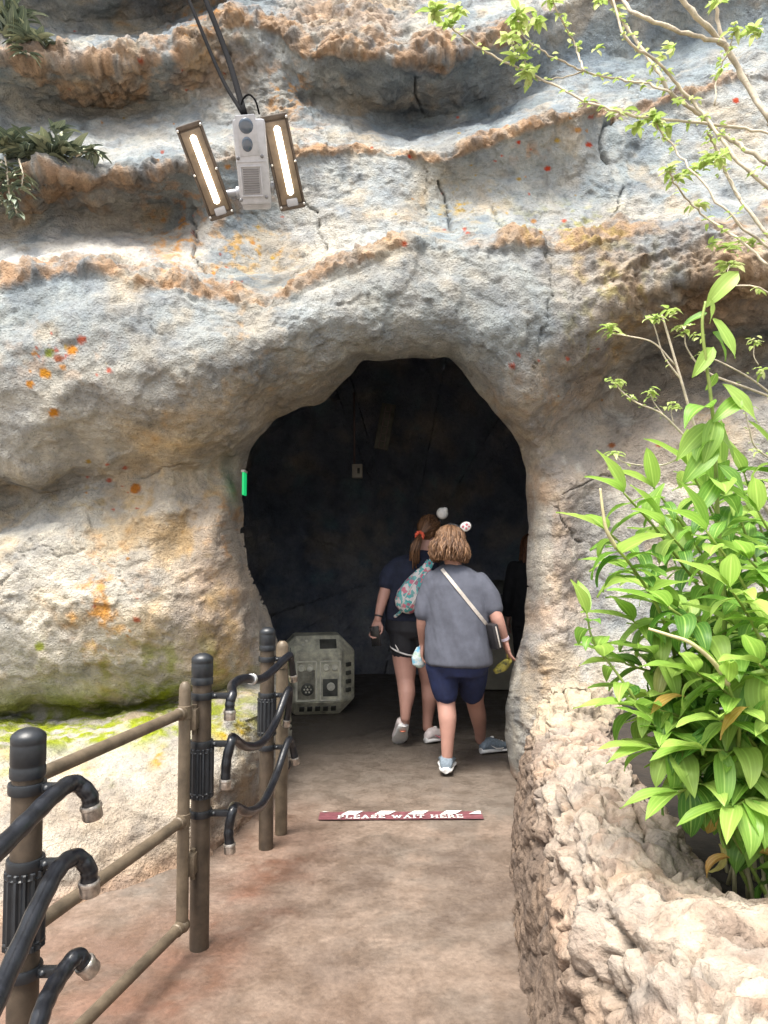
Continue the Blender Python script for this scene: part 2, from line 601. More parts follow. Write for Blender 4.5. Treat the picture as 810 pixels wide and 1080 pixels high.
CRACKS = [
 ([(463, 190), (470, 215), (475, 245)], 2.6, 0.10), ([(438, 80), (436, 100), (446, 125)], 2.5, 0.10),
 ([(648, 125), (636, 140), (634, 160), (640, 170)], 3.2, 0.14), ([(658, 195), (648, 225), (640, 235)], 2.2, 0.07),
 ([(205, 218), (208, 240), (206, 275), (216, 285)], 3.2, 0.10), ([(448, 170), (451, 215), (452, 240)], 1.6, 0.03),
 ([(576, 262), (580, 300), (572, 350), (562, 390)], 1.8, 0.035), ([(20, 585), (45, 578), (62, 585), (90, 580)], 1.6, 0.03),
 ([(0, 622), (20, 605), (26, 588)], 2.2, 0.06), ([(118, 590), (125, 600), (133, 622)], 1.5, 0.03),
 
 ([(320, 210), (335, 230), (345, 262)], 2.2, 0.06), ([(590, 520), (620, 510), (660, 495)], 1.8, 0.05),
 ([(585, 530), (600, 555), (615, 570)], 2.2, 0.06), ([(148, 335), (160, 345), (180, 352)], 1.6, 0.03),
 ([(520, 215), (524, 235), (527, 245)], 1.6, 0.04), ([(150, 505), (170, 495), (205, 490)], 1.8, 0.04),
]
wobx = fbm(Xg, Zg, Xg * 0, 8, 3) * 9
woby = fbm(Xg, Zg, Xg * 0 + 5, 8, 3) * 9
crack = np.zeros_like(Yg)
for pts, wd, dep in CRACKS:
    d = polyline_dist(PX + wobx * .9, PY + woby * .9, pts)
    g = np.exp(-(d / (wd * .5 * (.7 + .9 * n_sm))) ** 2)
    crack = np.maximum(crack, g * dep * .6)
q_a = fbm(Xg + 2, Yg, Zg + 8, 2.3, 4, .6); q_b = fbm(Xg - 4, Yg, Zg, 5.5, 4, .6)
scarp = sstep(.0, .05, q_a) * .022 + sstep(.02, .08, q_b) * .012
chip = np.exp(-(np.abs(q_a - .025) / .03) ** 2) * .6 + np.exp(-(np.abs(q_b - .05) / .04) ** 2) * .3
disp += scarp * (.6 + .8 * crumb)
disp -= crack

Yd = Yg + ny * disp * soft
Xd = Xg + nx * disp * soft
Zd = Zg + nz * disp * soft

# ---- mouth of the cave
MOUTH = [(262, 600), (257, 560), (256, 528), (258, 500), (263, 478), (274, 458), (292, 441), (318, 430), (345, 421), (362, 402), (382, 381),
         (410, 379), (445, 378), (475, 377), (488, 392), (503, 414), (520, 432), (536, 450), (548, 470), (554, 495), (557, 530), (556, 575),
         (556, 620), (553, 655), (546, 690), (537, 720), (533, 745), (533, 785), (540, 825), (549, 855), (552, 900), (296, 900), (300, 858), (306, 820), (309, 770), (302, 725), (296, 690), (284, 650), (272, 622)]
mp = np.array(MOUTH, float)
# densify and roughen
dense = []
for a, b in zip(mp, np.roll(mp, -1, 0)):
    nseg = max(2, int(np.hypot(*(b - a)) / 4))
    for t in np.arange(nseg) / nseg:
        dense.append(a * (1 - t) + b * t)
dense = np.array(dense)
ker = np.array([0, 1, 2, 1, 0.]) / 4
for c in (0, 1):
    q = np.concatenate([dense[-2:, c], dense[:, c], dense[:2, c]])
    dense[:, c] = np.convolve(q, ker, 'valid')
arc = np.arange(len(dense)) * 4.0
dense[:, 0] += fbm(arc, arc * 0, arc * 0, 0.03, 3) * 4
dense[:, 1] += fbm(arc, arc * 0 + 9, arc * 0, 0.03, 3) * 4

PX, PY = proj_np(Xd, Yd, Zd)


def signed(px, py):
    d = np.full(px.shape, 1e9); nxp = np.zeros_like(px); nyp = np.zeros_like(px)
    ins = np.zeros(px.shape, bool)
    P0 = dense; P1 = np.roll(dense, -1, 0)
    for (x0, y0), (x1, y1) in zip(P0, P1):
        vx, vy = x1 - x0, y1 - y0
        t = np.clip(((px - x0) * vx + (py - y0) * vy) / (vx * vx + vy * vy + 1e-9), 0, 1)
        cx, cy = x0 + t * vx, y0 + t * vy
        dd = np.hypot(px - cx, py - cy)
        m = dd < d
        d[m] = dd[m]; nxp[m] = cx[m]; nyp[m] = cy[m]
        c = ((y0 > py) != (y1 > py)) & (px < vx * (py - y0) / (vy + 1e-12) + x0)
        ins ^= c
    return np.where(ins, -d, d), nxp, nyp


box_m = (PX > 210) & (PX < 600) & (PY > 330) & (PY < 960)
S = np.full(PX.shape, 99.0); CX = PX.copy(); CY = PY.copy()
s_, cx_, cy_ = signed(PX[box_m], PY[box_m])
S[box_m] = s_; CX[box_m] = cx_; CY[box_m] = cy_
snap = np.abs(S) < 1.9
Xd = np.where(snap, Xd + (CX - PX) * Yd / F, Xd)
Zd = np.where(snap, Zd - (CY - PY) * Yd / F, Zd)
S = np.where(snap, 0.0, S)
PX, PY = proj_np(Xd, Yd, Zd)
roll = np.clip(1 - np.maximum(S, 0) / 26, 0, 1)
grow = 1 + 0 * roll
Yn = Yd + (0.10 + .12 * sstep(400, 520, PY)) * roll**2
# push back along the sight line so the mouth keeps its outline
Xd = Xd * Yn / Yd
Zd = 1.5 + (Zd - 1.5) * Yn / Yd
Yd = Yn
keep = (S > -0.5)

# ---- rock colours (paint and growth, with some light and shade painted in)
C = lambda *c: np.array(c, float)
BLUE, GREY, TAN, PINK = C(.315, .345, .362), C(.44, .43, .40), C(.47, .40, .315), C(.46, .355, .28)
BROWN, DARK, MOSS, OR, RED, LIGHT = C(.31, .22, .155), C(.12, .125, .125), C(.245, .275, .07), C(.50, .22, .045), C(.42, .07, .035), C(.55, .53, .49)


def paint(base, colr, m):
    m = np.clip(m, 0, 1)[..., None]
    return base * (1 - m) + colr * m


nA = fbm(Xg + 3, Yg, Zg, 1.6, 5, 0.6)
nB = fbm(Xg, Yg + 7, Zg, 3.0, 5, 0.6)
nC = fbm(Xg, Yg, Zg + 5, 9.0, 4, 0.6)
nD = fbm(Xg * 1.5, Yg, Zg * 0.35, 5.0, 4, 0.6)     # streaks run down
col = np.tile(GREY, (NX, NZ, 1))
col = paint(col, BLUE, sstep(-.15, .35, nA + .25 * nC))
col = paint(col, TAN, sstep(.05, .45, nB) * .6)
# upper wall and lip: blue grey
up = sstep(430, 330, PY)
col = paint(col, BLUE, up * sstep(-.35, .25, nB + .4 * nC) * .75)
# lower left mass and jambs: tan and pinkish
low = np.clip(blob(120, 640, 170, 130) + blob(215, 560, 50, 150) + blob(60, 840, 260, 80), 0, 1)
col = paint(col, TAN, low * (.45 + .5 * nA))
col = paint(col, C(.56, .53, .47), low * sstep(-.1, .4, nB) * .9)
col = paint(col, PINK, blob(225, 640, 55, 110) * (.7 + nB))
col = paint(col, PINK, blob(575, 600, 45, 170) * (.6 + nB))
col = paint(col, C(.42, .37, .315), blob(270, 420, 160, 32) * (.6 + nB))
col = paint(col, C(.55, .43, .27), blob(185, 480, 55, 35) * (.45 + .6 * nB))
col = paint(col, C(.37, .32, .27), blob(700, 440, 130, 150) * (.7 + nA))
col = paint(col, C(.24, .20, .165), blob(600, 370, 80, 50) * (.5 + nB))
col = paint(col, C(.26, .21, .17), blob(740, 350, 110, 50) * .8)  # brown recess under the right band, its shade painted in
col = paint(col, BLUE * 1.05, blob(545, 330, 50, 60) * (.6 + nC))
col = paint(col, C(.24, .285, .32), blob(240, 355, 120, 45) * sstep(-.3, .3, nC + nB))
col = paint(col, C(.62, .60, .57), blob(170, 262, 150, 28) * .85)  # brightness of the top-lit left ledge painted in as paler rock
col = paint(col, C(.62, .56, .47), blob(330, 285, 110, 25) * (.6 + nB))  # light on the ledge top beside the arch, painted in
col = paint(col, C(.58, .54, .49), blob(60, 245, 80, 30) * .6)  # bright slope at far left, light put into the colour
col = paint(col, C(.17, .19, .21), np.clip(blob(465, 118, 95, 34) * 1.3, 0, 1) * .85)  # shade of the top hollow painted in as dark rock
col = paint(col, C(.20, .22, .25), blob(170, 5, 110, 20) * .8)  # shade under the topmost overhang painted in
col = paint(col, C(.27, .27, .25), blob(100, 105, 90, 24) * (.5 + nB))  # shaded underside of the upper left ledge, painted darker
col = paint(col, C(.30, .25, .19), blob(180, 240, 35, 40) * (.55 + nB))
# brown gravelly rims
brm = sstep(.25, .75, crumb + .35 * nC + .5 * nB) * np.clip(.85 + nA, .45, 1)
browns = np.clip(.5 + nC * .9 + nA * .4, 0, 1)[..., None]
brc = C(.25, .175, .125) * (1 - browns) + C(.47, .36, .27) * browns
col = col * (1 - brm[..., None] * .9) + brc * brm[..., None] * .9
col = paint(col, C(.30, .22, .15), blob(700, 285, 130, 40) * (.65 + nC))
hA = fbm(Xg + 20, Yg, Zg, 1.3, 5, .6); hB = fbm(Xg, Yg, Zg + 30, 2.2, 5, .6); hC = fbm(Xg + 11, Yg, Zg * .5, 2.8, 5, .65)
col = paint(col, C(.235, .275, .30), up * sstep(-.05, .22, hA) * .7)
col = paint(col, C(.52, .415, .28), sstep(.08, .3, hB) * (.30 + .40 * low))
col = paint(col, C(.60, .58, .53), sstep(.12, .32, hC) * (.55 - .28 * up))
lip = np.clip(blob(200, 380, 190, 60) + blob(460, 320, 150, 50), 0, 1)
col = paint(col, C(.325, .325, .31), lip * (.6 + .5 * nB))
col = paint(col, C(.24, .265, .275), lip * sstep(.0, .3, hC + .3 * nC) * .6)
col = paint(col, C(.50, .33, .17), np.clip(blob(185, 590, 60, 110) + blob(255, 640, 30, 80), 0, 1) * sstep(.0, .3, hB + .5 * nC) * .5)
col = paint(col, C(.44, .27, .12), sstep(.2, .42, hB) * sstep(0, .3, nC) * (.35 + .5 * blob(230, 560, 80, 200)))
col = paint(col, C(.62, .585, .51), blob(60, 640, 130, 80) * sstep(-.3, .2, nB) * .8)  # strong light on the lower left mass painted in as paler rock
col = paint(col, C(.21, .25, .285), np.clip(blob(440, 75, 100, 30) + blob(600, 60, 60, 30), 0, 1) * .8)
rim2 = sstep(.3, .8, np.clip(crest_w * (1 + .9 * nB), 0, 1)) * sstep(-.3, .15, nC) * rimon
col = paint(col, C(.40, .29, .205), rim2 * .75)
col = paint(col, C(.27, .185, .13), rim2 * sstep(.05, .25, nC) * .6)
# dark water streaks
col = paint(col, DARK, sstep(.18, .5, nD) * .5 * up)
# orange, red and yellow growth
for (x, y, rx, ry, st, cc) in [(190, 245, 40, 40, .75, OR), (105, 640, 38, 60, .8, OR), (300, 95, 26, 25, .9, C(.5, .27, .10)), (495, 212, 30, 16, 1.0, C(.45, .30, .05)),
                               (260, 265, 45, 25, .8, C(.5, .30, .08)), (345, 485, 60, 20, .3, OR), (245, 770, 22, 16, 1.2, C(.45, .26, .05)), (175, 800, 18, 12, 1.1, C(.45, .24, .04)),
                               (255, 400, 90, 26, .35, C(.46, .30, .14)), (60, 375, 60, 28, .25, OR), (600, 235, 60, 20, .5, C(.35, .33, .08)), (560, 420, 60, 40, .35, C(.40, .25, .13)),
                               (650, 300, 50, 40, .4, C(.30, .28, .08)), (620, 360, 26, 30, .5, C(.28, .24, .08)), (100, 520, 90, 25, .5, C(.34, .24, .08)), (250, 185, 60, 30, .45, OR),
                               (215, 20, 40, 30, .45, OR), (555, 160, 20, 12, .35, OR), (240, 560, 20, 50, .5, OR)]:
    col = paint(col, cc, blob(x, y, rx, ry) * st * sstep(-.02, .32, nC + .35 * fbm(Xg, Yg + x, Zg, 22, 3)))
spots = rng.uniform(0, 1, (110, 4))
for a, b, c2, d2 in spots:
    zone = int(d2 * 7)
    x0, y0, x1, y1 = [(30, 350, 120, 400), (480, 120, 640, 260), (380, 140, 560, 260), (200, 210, 300, 300), (90, 480, 150, 680), (60, 30, 260, 190), (530, 330, 650, 430)][zone]
    r_ = .9 + 1.9 * c2 ** 3
    cc = [OR, RED, C(.48, .31, .05), RED * 1.1, OR][int(c2 * 97) % 5]
    col = paint(col, cc * .8, .75 * sstep(.25, .6, blob(x0 + a * (x1 - x0), y0 + b * (y1 - y0), r_ * 1.5, r_ * 1.2)))
for x, y, cc, r_ in [(86, 358, C(.30, .08, .05), 5), (62, 378, C(.26, .09, .05), 5), (76, 369, OR, 5), (48, 395, C(.55, .27, .05), 6), (32, 405, OR, 4), (57, 435, OR, 5), (52, 372, MOSS, 5), (143, 515, C(.45, .18, .06), 6),
                     (432, 165, RED, 2), (578, 178, RED, 3), (547, 150, RED, 2), (621, 153, RED, 3), (776, 106, RED, 3), (40, 682, MOSS * 1.5, 5), (645, 470, C(.30, .12, .06), 4), (695, 470, C(.3, .1, .06), 3)]:
    col = paint(col, cc * .85, .9 * sstep(.3, .55, blob(x, y, r_ * 1.2, r_) * (1 + 1.2 * nC)))
# moss at the damp shelf
mo = np.clip(blob(130, 752, 150, 20) * 1.25 + blob(60, 775, 120, 16) * 1.2 + blob(190, 735, 60, 16), 0, 1)
col = paint(col, MOSS, mo * sstep(-.3, .15, nC + .4 * nB))
col = paint(col, C(.33, .38, .06), np.clip(blob(110, 768, 110, 9) * sstep(-.15, .2, nC), 0, 1) * .8)
col = paint(col, C(.16, .17, .075), blob(60, 748, 160, 9) * (.4 + nC))  # dark mossy band under the left mass, shade painted into it
col = paint(col, MOSS * .9, blob(150, 700, 120, 30) * sstep(.05, .35, nC) * .7)
col = paint(col, MOSS * 1.2, blob(60, 815, 70, 18) * sstep(.05, .35, nC) * .8)
col = paint(col, C(.40, .33, .265), sstep(800, 850, PY) * sstep(300, 280, PX) * (.55 + .8 * nB))
# dusty foot of the low slope
col = paint(col, C(.42, .29, .215), sstep(.12, 0.0, Zd) * .7)
col = paint(col, DARK * .7, np.clip(crack * 16, 0, 1) * .35)
col = paint(col, C(.20, .17, .14), chip * sstep(-.1, .3, nC) * .45)
lum_ = col.mean(-1, keepdims=True)
col = lum_ + (col - lum_) * 1.22
col = np.clip((col * .84 - .025) * (1 + .25 * nC[..., None] + .25 * nB[..., None]), .012, .9)

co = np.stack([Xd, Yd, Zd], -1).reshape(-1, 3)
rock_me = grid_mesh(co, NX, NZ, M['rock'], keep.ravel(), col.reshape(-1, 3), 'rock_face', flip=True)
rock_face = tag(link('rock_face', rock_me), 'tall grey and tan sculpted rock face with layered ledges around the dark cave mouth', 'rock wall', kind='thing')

# ---- inside of the cave
NR = len(dense)
cen = np.array([0.02, 1.45])
rows = []
prof = [(14, 5.02, 1.00, 0.0), (26, 5.3, 1.02, 0), (40, 5.7, 1.08, 0), (46, 6.2, 1.18, .03), (50, 6.8, 1.28, .08), (50, 7.4, 1.36, .15), (50, 8.0, 1.42, .2), (46, 8.5, 1.40, .25), (40, 8.8, 1.3, .25)]
gc = dense.mean(0)
outn = np.stack([np.gradient(dense[:, 1]), -np.gradient(dense[:, 0])], -1)
outn /= np.linalg.norm(outn, axis=1)[:, None] + 1e-9
if ((dense - gc) * outn).sum() < 0: outn = -outn
Y0 = np.interp(dense[:, 0], [255, 300, 400, 560], [5.02, 5.1, 4.95, 4.9])
dens_prof = []
for (o0, y0, s0, h0), (o1, y1, s1, h1) in zip(prof[:-1], prof[1:]):
    for t in np.arange(10) / 10:
        dens_prof.append((o0 * (1 - t) + o1 * t, y0 * (1 - t) + y1 * t, s0 * (1 - t) + s1 * t, h0 * (1 - t) + h1 * t))
for off, yy, sc, sh in dens_prof:
    k = np.clip((yy - 5.02) / 0.5, 0, 1)
    Yr = (Y0 + .02) * (1 - k) + yy * k
    p = dense + outn * off
    x, y, z = at_np(p[:, 0], p[:, 1], (Y0 + .02) * (1 - k) + np.minimum(yy, 5.6) * k)
    x = cen[0] + (x - cen[0]) * sc + sh
    z = cen[1] + (z - cen[1]) * (1 + (sc - 1) * .8)
    rows.append(np.stack([x, Yr, np.maximum(z, -.12)], -1))
last = rows[-1]
for t in np.linspace(0.04, 0.995, 46):
    c3 = np.array([.25, 8.95, 1.2])
    q = last * (1 - t) + c3 * t
    q[:, 1] = last[:, 1] + (1 - (1 - t) ** 2.0) * .15
    rows.append(q)
rows.append(np.tile(rows[-1].mean(0), (NR, 1)))
T = np.array(rows)
NT = len(T)
T = np.concatenate([T, T[:, :1]], 1)
tx, ty, tz = T[..., 0], T[..., 1], T[..., 2]
amp = sstep(5.1, 5.8, ty)
trd = fbm(tx, ty, tz, 1.6, 4, .5, ridged=True)
tn = .12 * trd + .26 * fbm(tx, ty, tz, 0.9, 4) + .10 * fbm(tx, ty, tz, 3.3, 4) + .03 * fbm(tx, ty, tz, 11, 4)
d = np.stack([tx - .2, np.where(ty > 8.5, 2.0, 0), tz - 1.5], -1)
d /= np.linalg.norm(d, axis=-1)[..., None] + 1e-6
T = T + d * (tn * amp)[..., None]
T[..., 2] = np.where(tz < 0.0, np.minimum(T[..., 2], -.03), T[..., 2])
cn = fbm(tx, ty + 3, tz, 2.2, 5)
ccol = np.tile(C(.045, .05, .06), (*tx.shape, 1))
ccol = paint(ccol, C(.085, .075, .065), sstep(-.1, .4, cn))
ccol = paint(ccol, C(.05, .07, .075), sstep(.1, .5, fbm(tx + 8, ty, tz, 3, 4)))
ccol = paint(ccol, C(.105, .10, .095), sstep(2.3, 0.4, tz) * sstep(-.3, .3, fbm(tx, ty, tz + 9, 1.7, 4)) * .8)  # lower wall painted lighter in place of light reaching in
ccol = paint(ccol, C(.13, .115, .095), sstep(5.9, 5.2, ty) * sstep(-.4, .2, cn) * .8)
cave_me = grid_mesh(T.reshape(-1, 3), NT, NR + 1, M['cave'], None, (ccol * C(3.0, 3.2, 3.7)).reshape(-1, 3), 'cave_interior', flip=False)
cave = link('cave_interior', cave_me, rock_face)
cave['label'] = 'dark bluish rock tunnel inside the cave mouth'

# ------------------------------------------------------------------ ground
gx = np.arange(-5, 5.01, 0.03); gy = np.arange(-1.0, 10.0, 0.03)
GX, GY = np.meshgrid(gx, gy, indexing='ij')
g1 = fbm(GX, GY, GX * 0, 1.3, 5, .6); g2 = fbm(GX, GY, GX * 0 + 4, 5, 4, .6); g3 = fbm(GX, GY, GX * 0 + 9, .6, 3)
GZ = .008 * g1 + .003 * g2
gcol = np.tile(C(.335, .27, .22), (*GX.shape, 1))
gcol = paint(gcol, C(.36, .335, .30), sstep(-.1, .4, g1 + .4 * g2))
gcol = paint(gcol, C(.27, .215, .17), sstep(.1, .5, g2) * .6)
edge = np.interp(GY, [1.8, 2.85, 3.77, 4.6], [-.9, -.66, -.52, -.5])
gcol = paint(gcol, C(.40, .21, .14), np.exp(-((GX - edge) / .22) ** 2) * (.65 + .9 * g2) * sstep(5.0, 3.8, GY))
gcol = paint(gcol, C(.43, .31, .24), np.exp(-((GX + .15) / .35) ** 2 - ((GY - 2.3) / .6) ** 2) * (.7 + g1))
gcol = paint(gcol, C(.42, .37, .32), np.exp(-((GX - .35) / .3) ** 2 - ((GY - 3.2) / 1.2) ** 2) * (.4 + g1))
gst = fbm(GX + 4, GY, GX * 0, 2.1, 5, .65)
gcol = paint(gcol, C(.56, .45, .37), sstep(.05, .12, gst) * .5)
gcol = paint(gcol, C(.19, .15, .13), sstep(.1, .2, -gst) * .3)
gcol = paint(gcol, C(.40, .22, .15), sstep(.1, .4, g3 + .5 * g2) * sstep(3.6, 2.4, GY) * .6)
gcol = paint(gcol, C(.33, .29, .25), sstep(3.9, 4.9, GY + .35 * g1) * .85)
gcol = paint(gcol, C(.36, .33, .29), sstep(4.8, 6.4, GY + .5 * g1 + .2 * g2) * .9)
pm, t, b = new_mat('path_concrete')
c = obj_coord(t)
a = t.nodes.new('ShaderNodeAttribute'); a.attribute_name = 'Col'
n1 = noise_node(t, 45, 6, .7, c); n2 = noise_node(t, 7, 5, .7, c); n3 = noise_node(t, 160, 2, .5, c)
cc = mix(t, .8, a.outputs['Color'], ramp(t, n1.outputs[0], [(.3, (.62, .6, .58)), (.7, (1.3, 1.28, 1.25))]), 'MULTIPLY')
cc = mix(t, .6, cc, ramp(t, n2.outputs[0], [(.3, (.66, .64, .63)), (.7, (1.22, 1.2, 1.18))]), 'MULTIPLY')
v = t.nodes.new('ShaderNodeTexVoronoi'); v.inputs['Scale'].default_value = 9; t.links.new(c, v.inputs['Vector'])
cc = mix(t, .6, cc, ramp(t, v.outputs['Distance'], [(.02, (.35, .33, .32)), (.07, (1, 1, 1))]), 'MULTIPLY')
t.links.new(cc, b.inputs['Base Color'])
t.links.new(ramp(t, n2.outputs[0], [(.38, (.36, .36, .36)), (.62, (.75, .75, .75))]), b.inputs['Roughness'])
p = bump(t, None, n1.outputs[0], .35, .008)
bump(t, b, n3.outputs[0], .4, .003, p)
path_me = grid_mesh(np.stack([GX, GY, GZ], -1).reshape(-1, 3), len(gx), len(gy), pm, None, np.clip(gcol * C(.345, .325, .31), .01, .9).reshape(-1, 3), 'path')
tag(link('path', path_me), kind='structure')
gm = simple('ground_concrete', (.30, .26, .22), .85, 0, .3, 2.0, .3, 60)
gv = [(-60, -60, -.02), (60, -60, -.02), (60, 60, -.02), (-60, 60, -.02)]
tag(link('ground', mesh_from(gv, [(0, 1, 2, 3)], gm, False, 'ground')), kind='structure')

# ------------------------------------------------------------------ planter wall on the right
py_ = np.concatenate([np.arange(.55, 4.72, 0.0075)])
yk = [0.5, 1.2, 1.47, 1.77, 2.23, 2.86, 3.4, 4.0, 4.4, 4.8]
base_x = np.interp(py_, yk, [.30, .34, .36, .37, .42, .50, .58, .70, .80, .92])
crest_x = np.interp(py_, yk, [.52, .52, .52, .50, .55, .63, .72, .84, .98, 1.1])
soil_x = np.interp(py_, [0.5, 1.55, 1.75, 1.85, 2.62, 3.3, 3.8, 4.3, 4.8], [2.2, 2.2, 1.2, .88, .96, 1.08, 1.18, 1.35, 1.5])
crest_z = np.interp(py_, [0.5, 1.2, 2.2, 3, 3.7, 4.05, 4.25, 4.5, 4.8], [.70, .70, .70, .66, .60, .62, .72, .68, .6])
NPp = 190
tt = np.linspace(0, 1, NPp)
rows = []
for i, yv in enumerate(py_):
    bx, cx2, sx, cz = base_x[i], crest_x[i], soil_x[i], crest_z[i]
    kx = [bx - .02, bx, bx + .02, bx + (cx2 - bx) * .45, cx2 - .05, cx2 + .01, cx2 + .12, (cx2 + .12) * .5 + sx * .5, sx - .03, sx + .03, sx + .06]
    kz = [-.08, .02, .25, .50, cz - .09, cz - .01, cz + .02, cz + .0, cz - .03, cz - .13, cz - .3]
    kt = np.concatenate([[0], np.cumsum(np.hypot(np.diff(kx), np.diff(kz)))]); kt /= kt[-1]
    rows.append(np.stack([np.interp(tt, kt, kx), np.full(NPp, yv), np.interp(tt, kt, kz)], -1))
W = np.array(rows)
ker = np.exp(-0.5 * (np.arange(-6, 7) / 2.6) ** 2); ker /= ker.sum()
for c_ in (0, 2):
    W[..., c_] = np.apply_along_axis(lambda r: np.convolve(np.pad(r, 6, 'edge'), ker, 'valid'), 1, W[..., c_])
du = np.gradient(W, axis=1); dv = np.gradient(W, axis=0)
nn = np.cross(dv, du); nn /= np.linalg.norm(nn, axis=-1)[..., None] + 1e-9
if nn[len(py_) // 2, NPp // 2, 2] < 0: nn = -nn
wx, wy, wz = W[..., 0], W[..., 1], W[..., 2]
q1 = fbm(wx, wy, wz, 2.6, 4); q2 = fbm(wx, wy, wz * 1.7, 6.2, 4, .5, ridged=True); q3 = fbm(wx, wy, wz, 26, 4); q4 = fbm(wx + 5, wy, wz, 5, 4, .6)
lump = np.abs(fbm(wx, wy + 3, wz, 7, 3))
rough_top = np.clip(sstep(.30, .55, wz) + .35, 0, 1)
dd = .05 * q1 + rough_top * (-.040 * q2 + .008 * q3 - .018 * fbm(wx, wy * .6, wz * 3, 5, 3, .5, ridged=True)) + .045 * (q4) - .06 * np.exp(-(lump / .05) ** 2) * rough_top * .7
dd *= sstep(.0, .08, wz + .06) * .9 + .1
# boulder near the cave jamb
W = W + nn * dd[..., None]
wn = fbm(wx, wy, wz, 4, 5, .6); wf = fbm(wx + 2, wy, wz, 16, 4, .6)
wcol = np.tile(C(.40, .31, .245), (*wx.shape, 1))
wcol = paint(wcol, C(.26, .195, .15), sstep(-.05, .4, wf + .3 * wn))
wcol = paint(wcol, C(.62, .55, .47), sstep(.40, .68, wz + .06 * wn) * sstep(-.35, .15, wn + .5 * wf) * .85)  # lit top of the wall, light put into the paler colour
wcol = paint(wcol, C(.50, .36, .27), sstep(.1, .5, q1) * .5)
wcol = paint(wcol, C(.42, .30, .23), sstep(.25, .5, q4) * .6)
wcol = paint(wcol, C(.56, .49, .37), np.exp(-((wy - 4.2) / .3) ** 2) * sstep(.4, .6, wz) * .8)
wcol = paint(wcol, C(.19, .145, .115), sstep(.55, .35, wz + .1 * wn) * .75)  # dark brown side face, its shade painted in as well
wcol = paint(wcol, C(.10, .085, .07), np.exp(-(lump / .05) ** 2) * rough_top * .5)
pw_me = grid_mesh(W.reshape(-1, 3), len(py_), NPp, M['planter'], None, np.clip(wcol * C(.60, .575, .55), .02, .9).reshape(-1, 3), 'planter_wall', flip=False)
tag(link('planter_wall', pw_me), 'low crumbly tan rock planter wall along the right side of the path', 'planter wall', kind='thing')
sm_ = simple('soil_dark', (.022, .016, .011), .95, 0, .5, 14, .8, 50)
sy_ = np.arange(1.5, 4.9, .04)
s0_ = np.interp(sy_, [1.5, 1.75, 1.85, 2.62, 3.3, 3.8, 4.3, 4.8], [2.3, 1.25, .90, .98, 1.10, 1.20, 1.37, 1.52]) - .02
SX = s0_[None, :] + np.linspace(0, 1, 80)[:, None] ** 1.3 * (4.5 - s0_[None, :])
SY = np.repeat(sy_[None, :], 80, 0)
SZ = .53 + .03 * fbm(SX, SY, SX * 0, 4, 4)
tag(link('planting_soil', grid_mesh(np.stack([SX, SY, SZ], -1).reshape(-1, 3), 80, len(sy_), sm_, None, None, 'planting_soil')), kind='structure')

# ------------------------------------------------------------------ railing posts, hoses, gate
M['post'] = simple('weathered_post_paint', (.066, .049, .034), .5, .2, .45, 14, .15, 90)
M['rail'] = simple('tan_rail_paint', (.118, .090, .060), .5, .2, .45, 12, .2, 90)
M['rubber'] = simple('black_rubber', (.010, .012, .015), .42, 0, .4, 25, .1, 120)
M['hose'] = simple('black_hose_skin', (.008, .009, .012), .28, 0, .5, 18, .3, 60)
M['capmetal'] = simple('worn_cap_metal', (.40, .36, .32), .3, .85, .5, 40, .2, 120)
M['steel'] = simple('galvanised_steel', (.55, .54, .52), .35, .9, .3, 30, .1, 100)

ARM = 0.108
PZ = 1.095


def make_post(x, y, label, dz=0.0):
    root = thing('railing_post', label, 'post', (x, y, 0), 'railing posts with black caps along the path')
    MB().lathe((x, y, -.03), [(0.0361, 0), (0.0361, PZ + dz - .02)], 28).build('pole', M['post'], root, sharp=40)
    z = PZ + dz
    MB().lathe((x, y, z - .117), [(0.0405, 0), (0.0414, .004), (0.0418, .022), (0.0400, .026), (0.0400, .032), (0.0409, .034), (0.0409, .078), (0.0400, .081), (0.0409, .084), (0.0409, .096), (0.0378, .103), (0.0264, .112), (0.0123, .117)], 28).build('post_cap', M['rubber'], root, sharp=50)
    # ribbed grip below the middle ring
    MB().lathe((x, y, .555 + dz * .5), [(0.0431, 0), (0.0480, .003), (0.0480, .014), (0.0462, .016), (0.0462, .02), (0.0475, .022), (0.0475, .168), (0.0462, .171), (0.0480, .174), (0.0480, .184), (0.0431, .187)], 56, flute=(0.0467, .006)).build('ribbed_grip', M['rubber'], root, sharp=30)
    for rz, h in ((.935 + dz * .5, .026), (.755 + dz * .5, .026), (.497 + dz * .4, .026)):
        mb = MB()
        mb.lathe((x, y, rz - h / 2), [(0.0370, 0), (0.0431, .0), (0.0444, .004), (0.0444, h - .004), (0.0431, h), (0.0370, h)], 28)
        # bracket arm towards the path
        mb.box((x + .038 + (ARM - .038) / 2, y - .005, rz), (ARM - .043 + .012, .022, h * .82), None, .003)
        mb.ball((x + .052, y - .005, rz), (0.0123, .018, h * .45), 10)
        mb.build('bracket', M['rubber'], root, sharp=40)
    return root


PA, PB, PC = (-.868, 1.83), (-.694, 2.85), (-.590, 3.77)
make_post(*PA, 'nearest capped railing post, at the left edge of the picture', -.036)
make_post(*PB, 'middle capped railing post beside the end of the tan gate')
make_post(*PC, 'farthest capped railing post, just before the cave mouth')


def smooth_path(pts, n=10):
    pts = [Vector(p) for p in pts]
    P = [pts[0] * 2 - pts[1]] + pts + [pts[-1] * 2 - pts[-2]]
    out = []
    for i in range(1, len(P) - 2):
        for k in range(n):
            t = k / n
            a, b, c, d = P[i - 1], P[i], P[i + 1], P[i + 2]
            out.append(.5 * ((2 * b) + (c - a) * t + (2 * a - 5 * b + 4 * c - d) * t * t + (3 * b - a - 3 * c + d) * t ** 3))
    out.append(pts[-1])
    return out


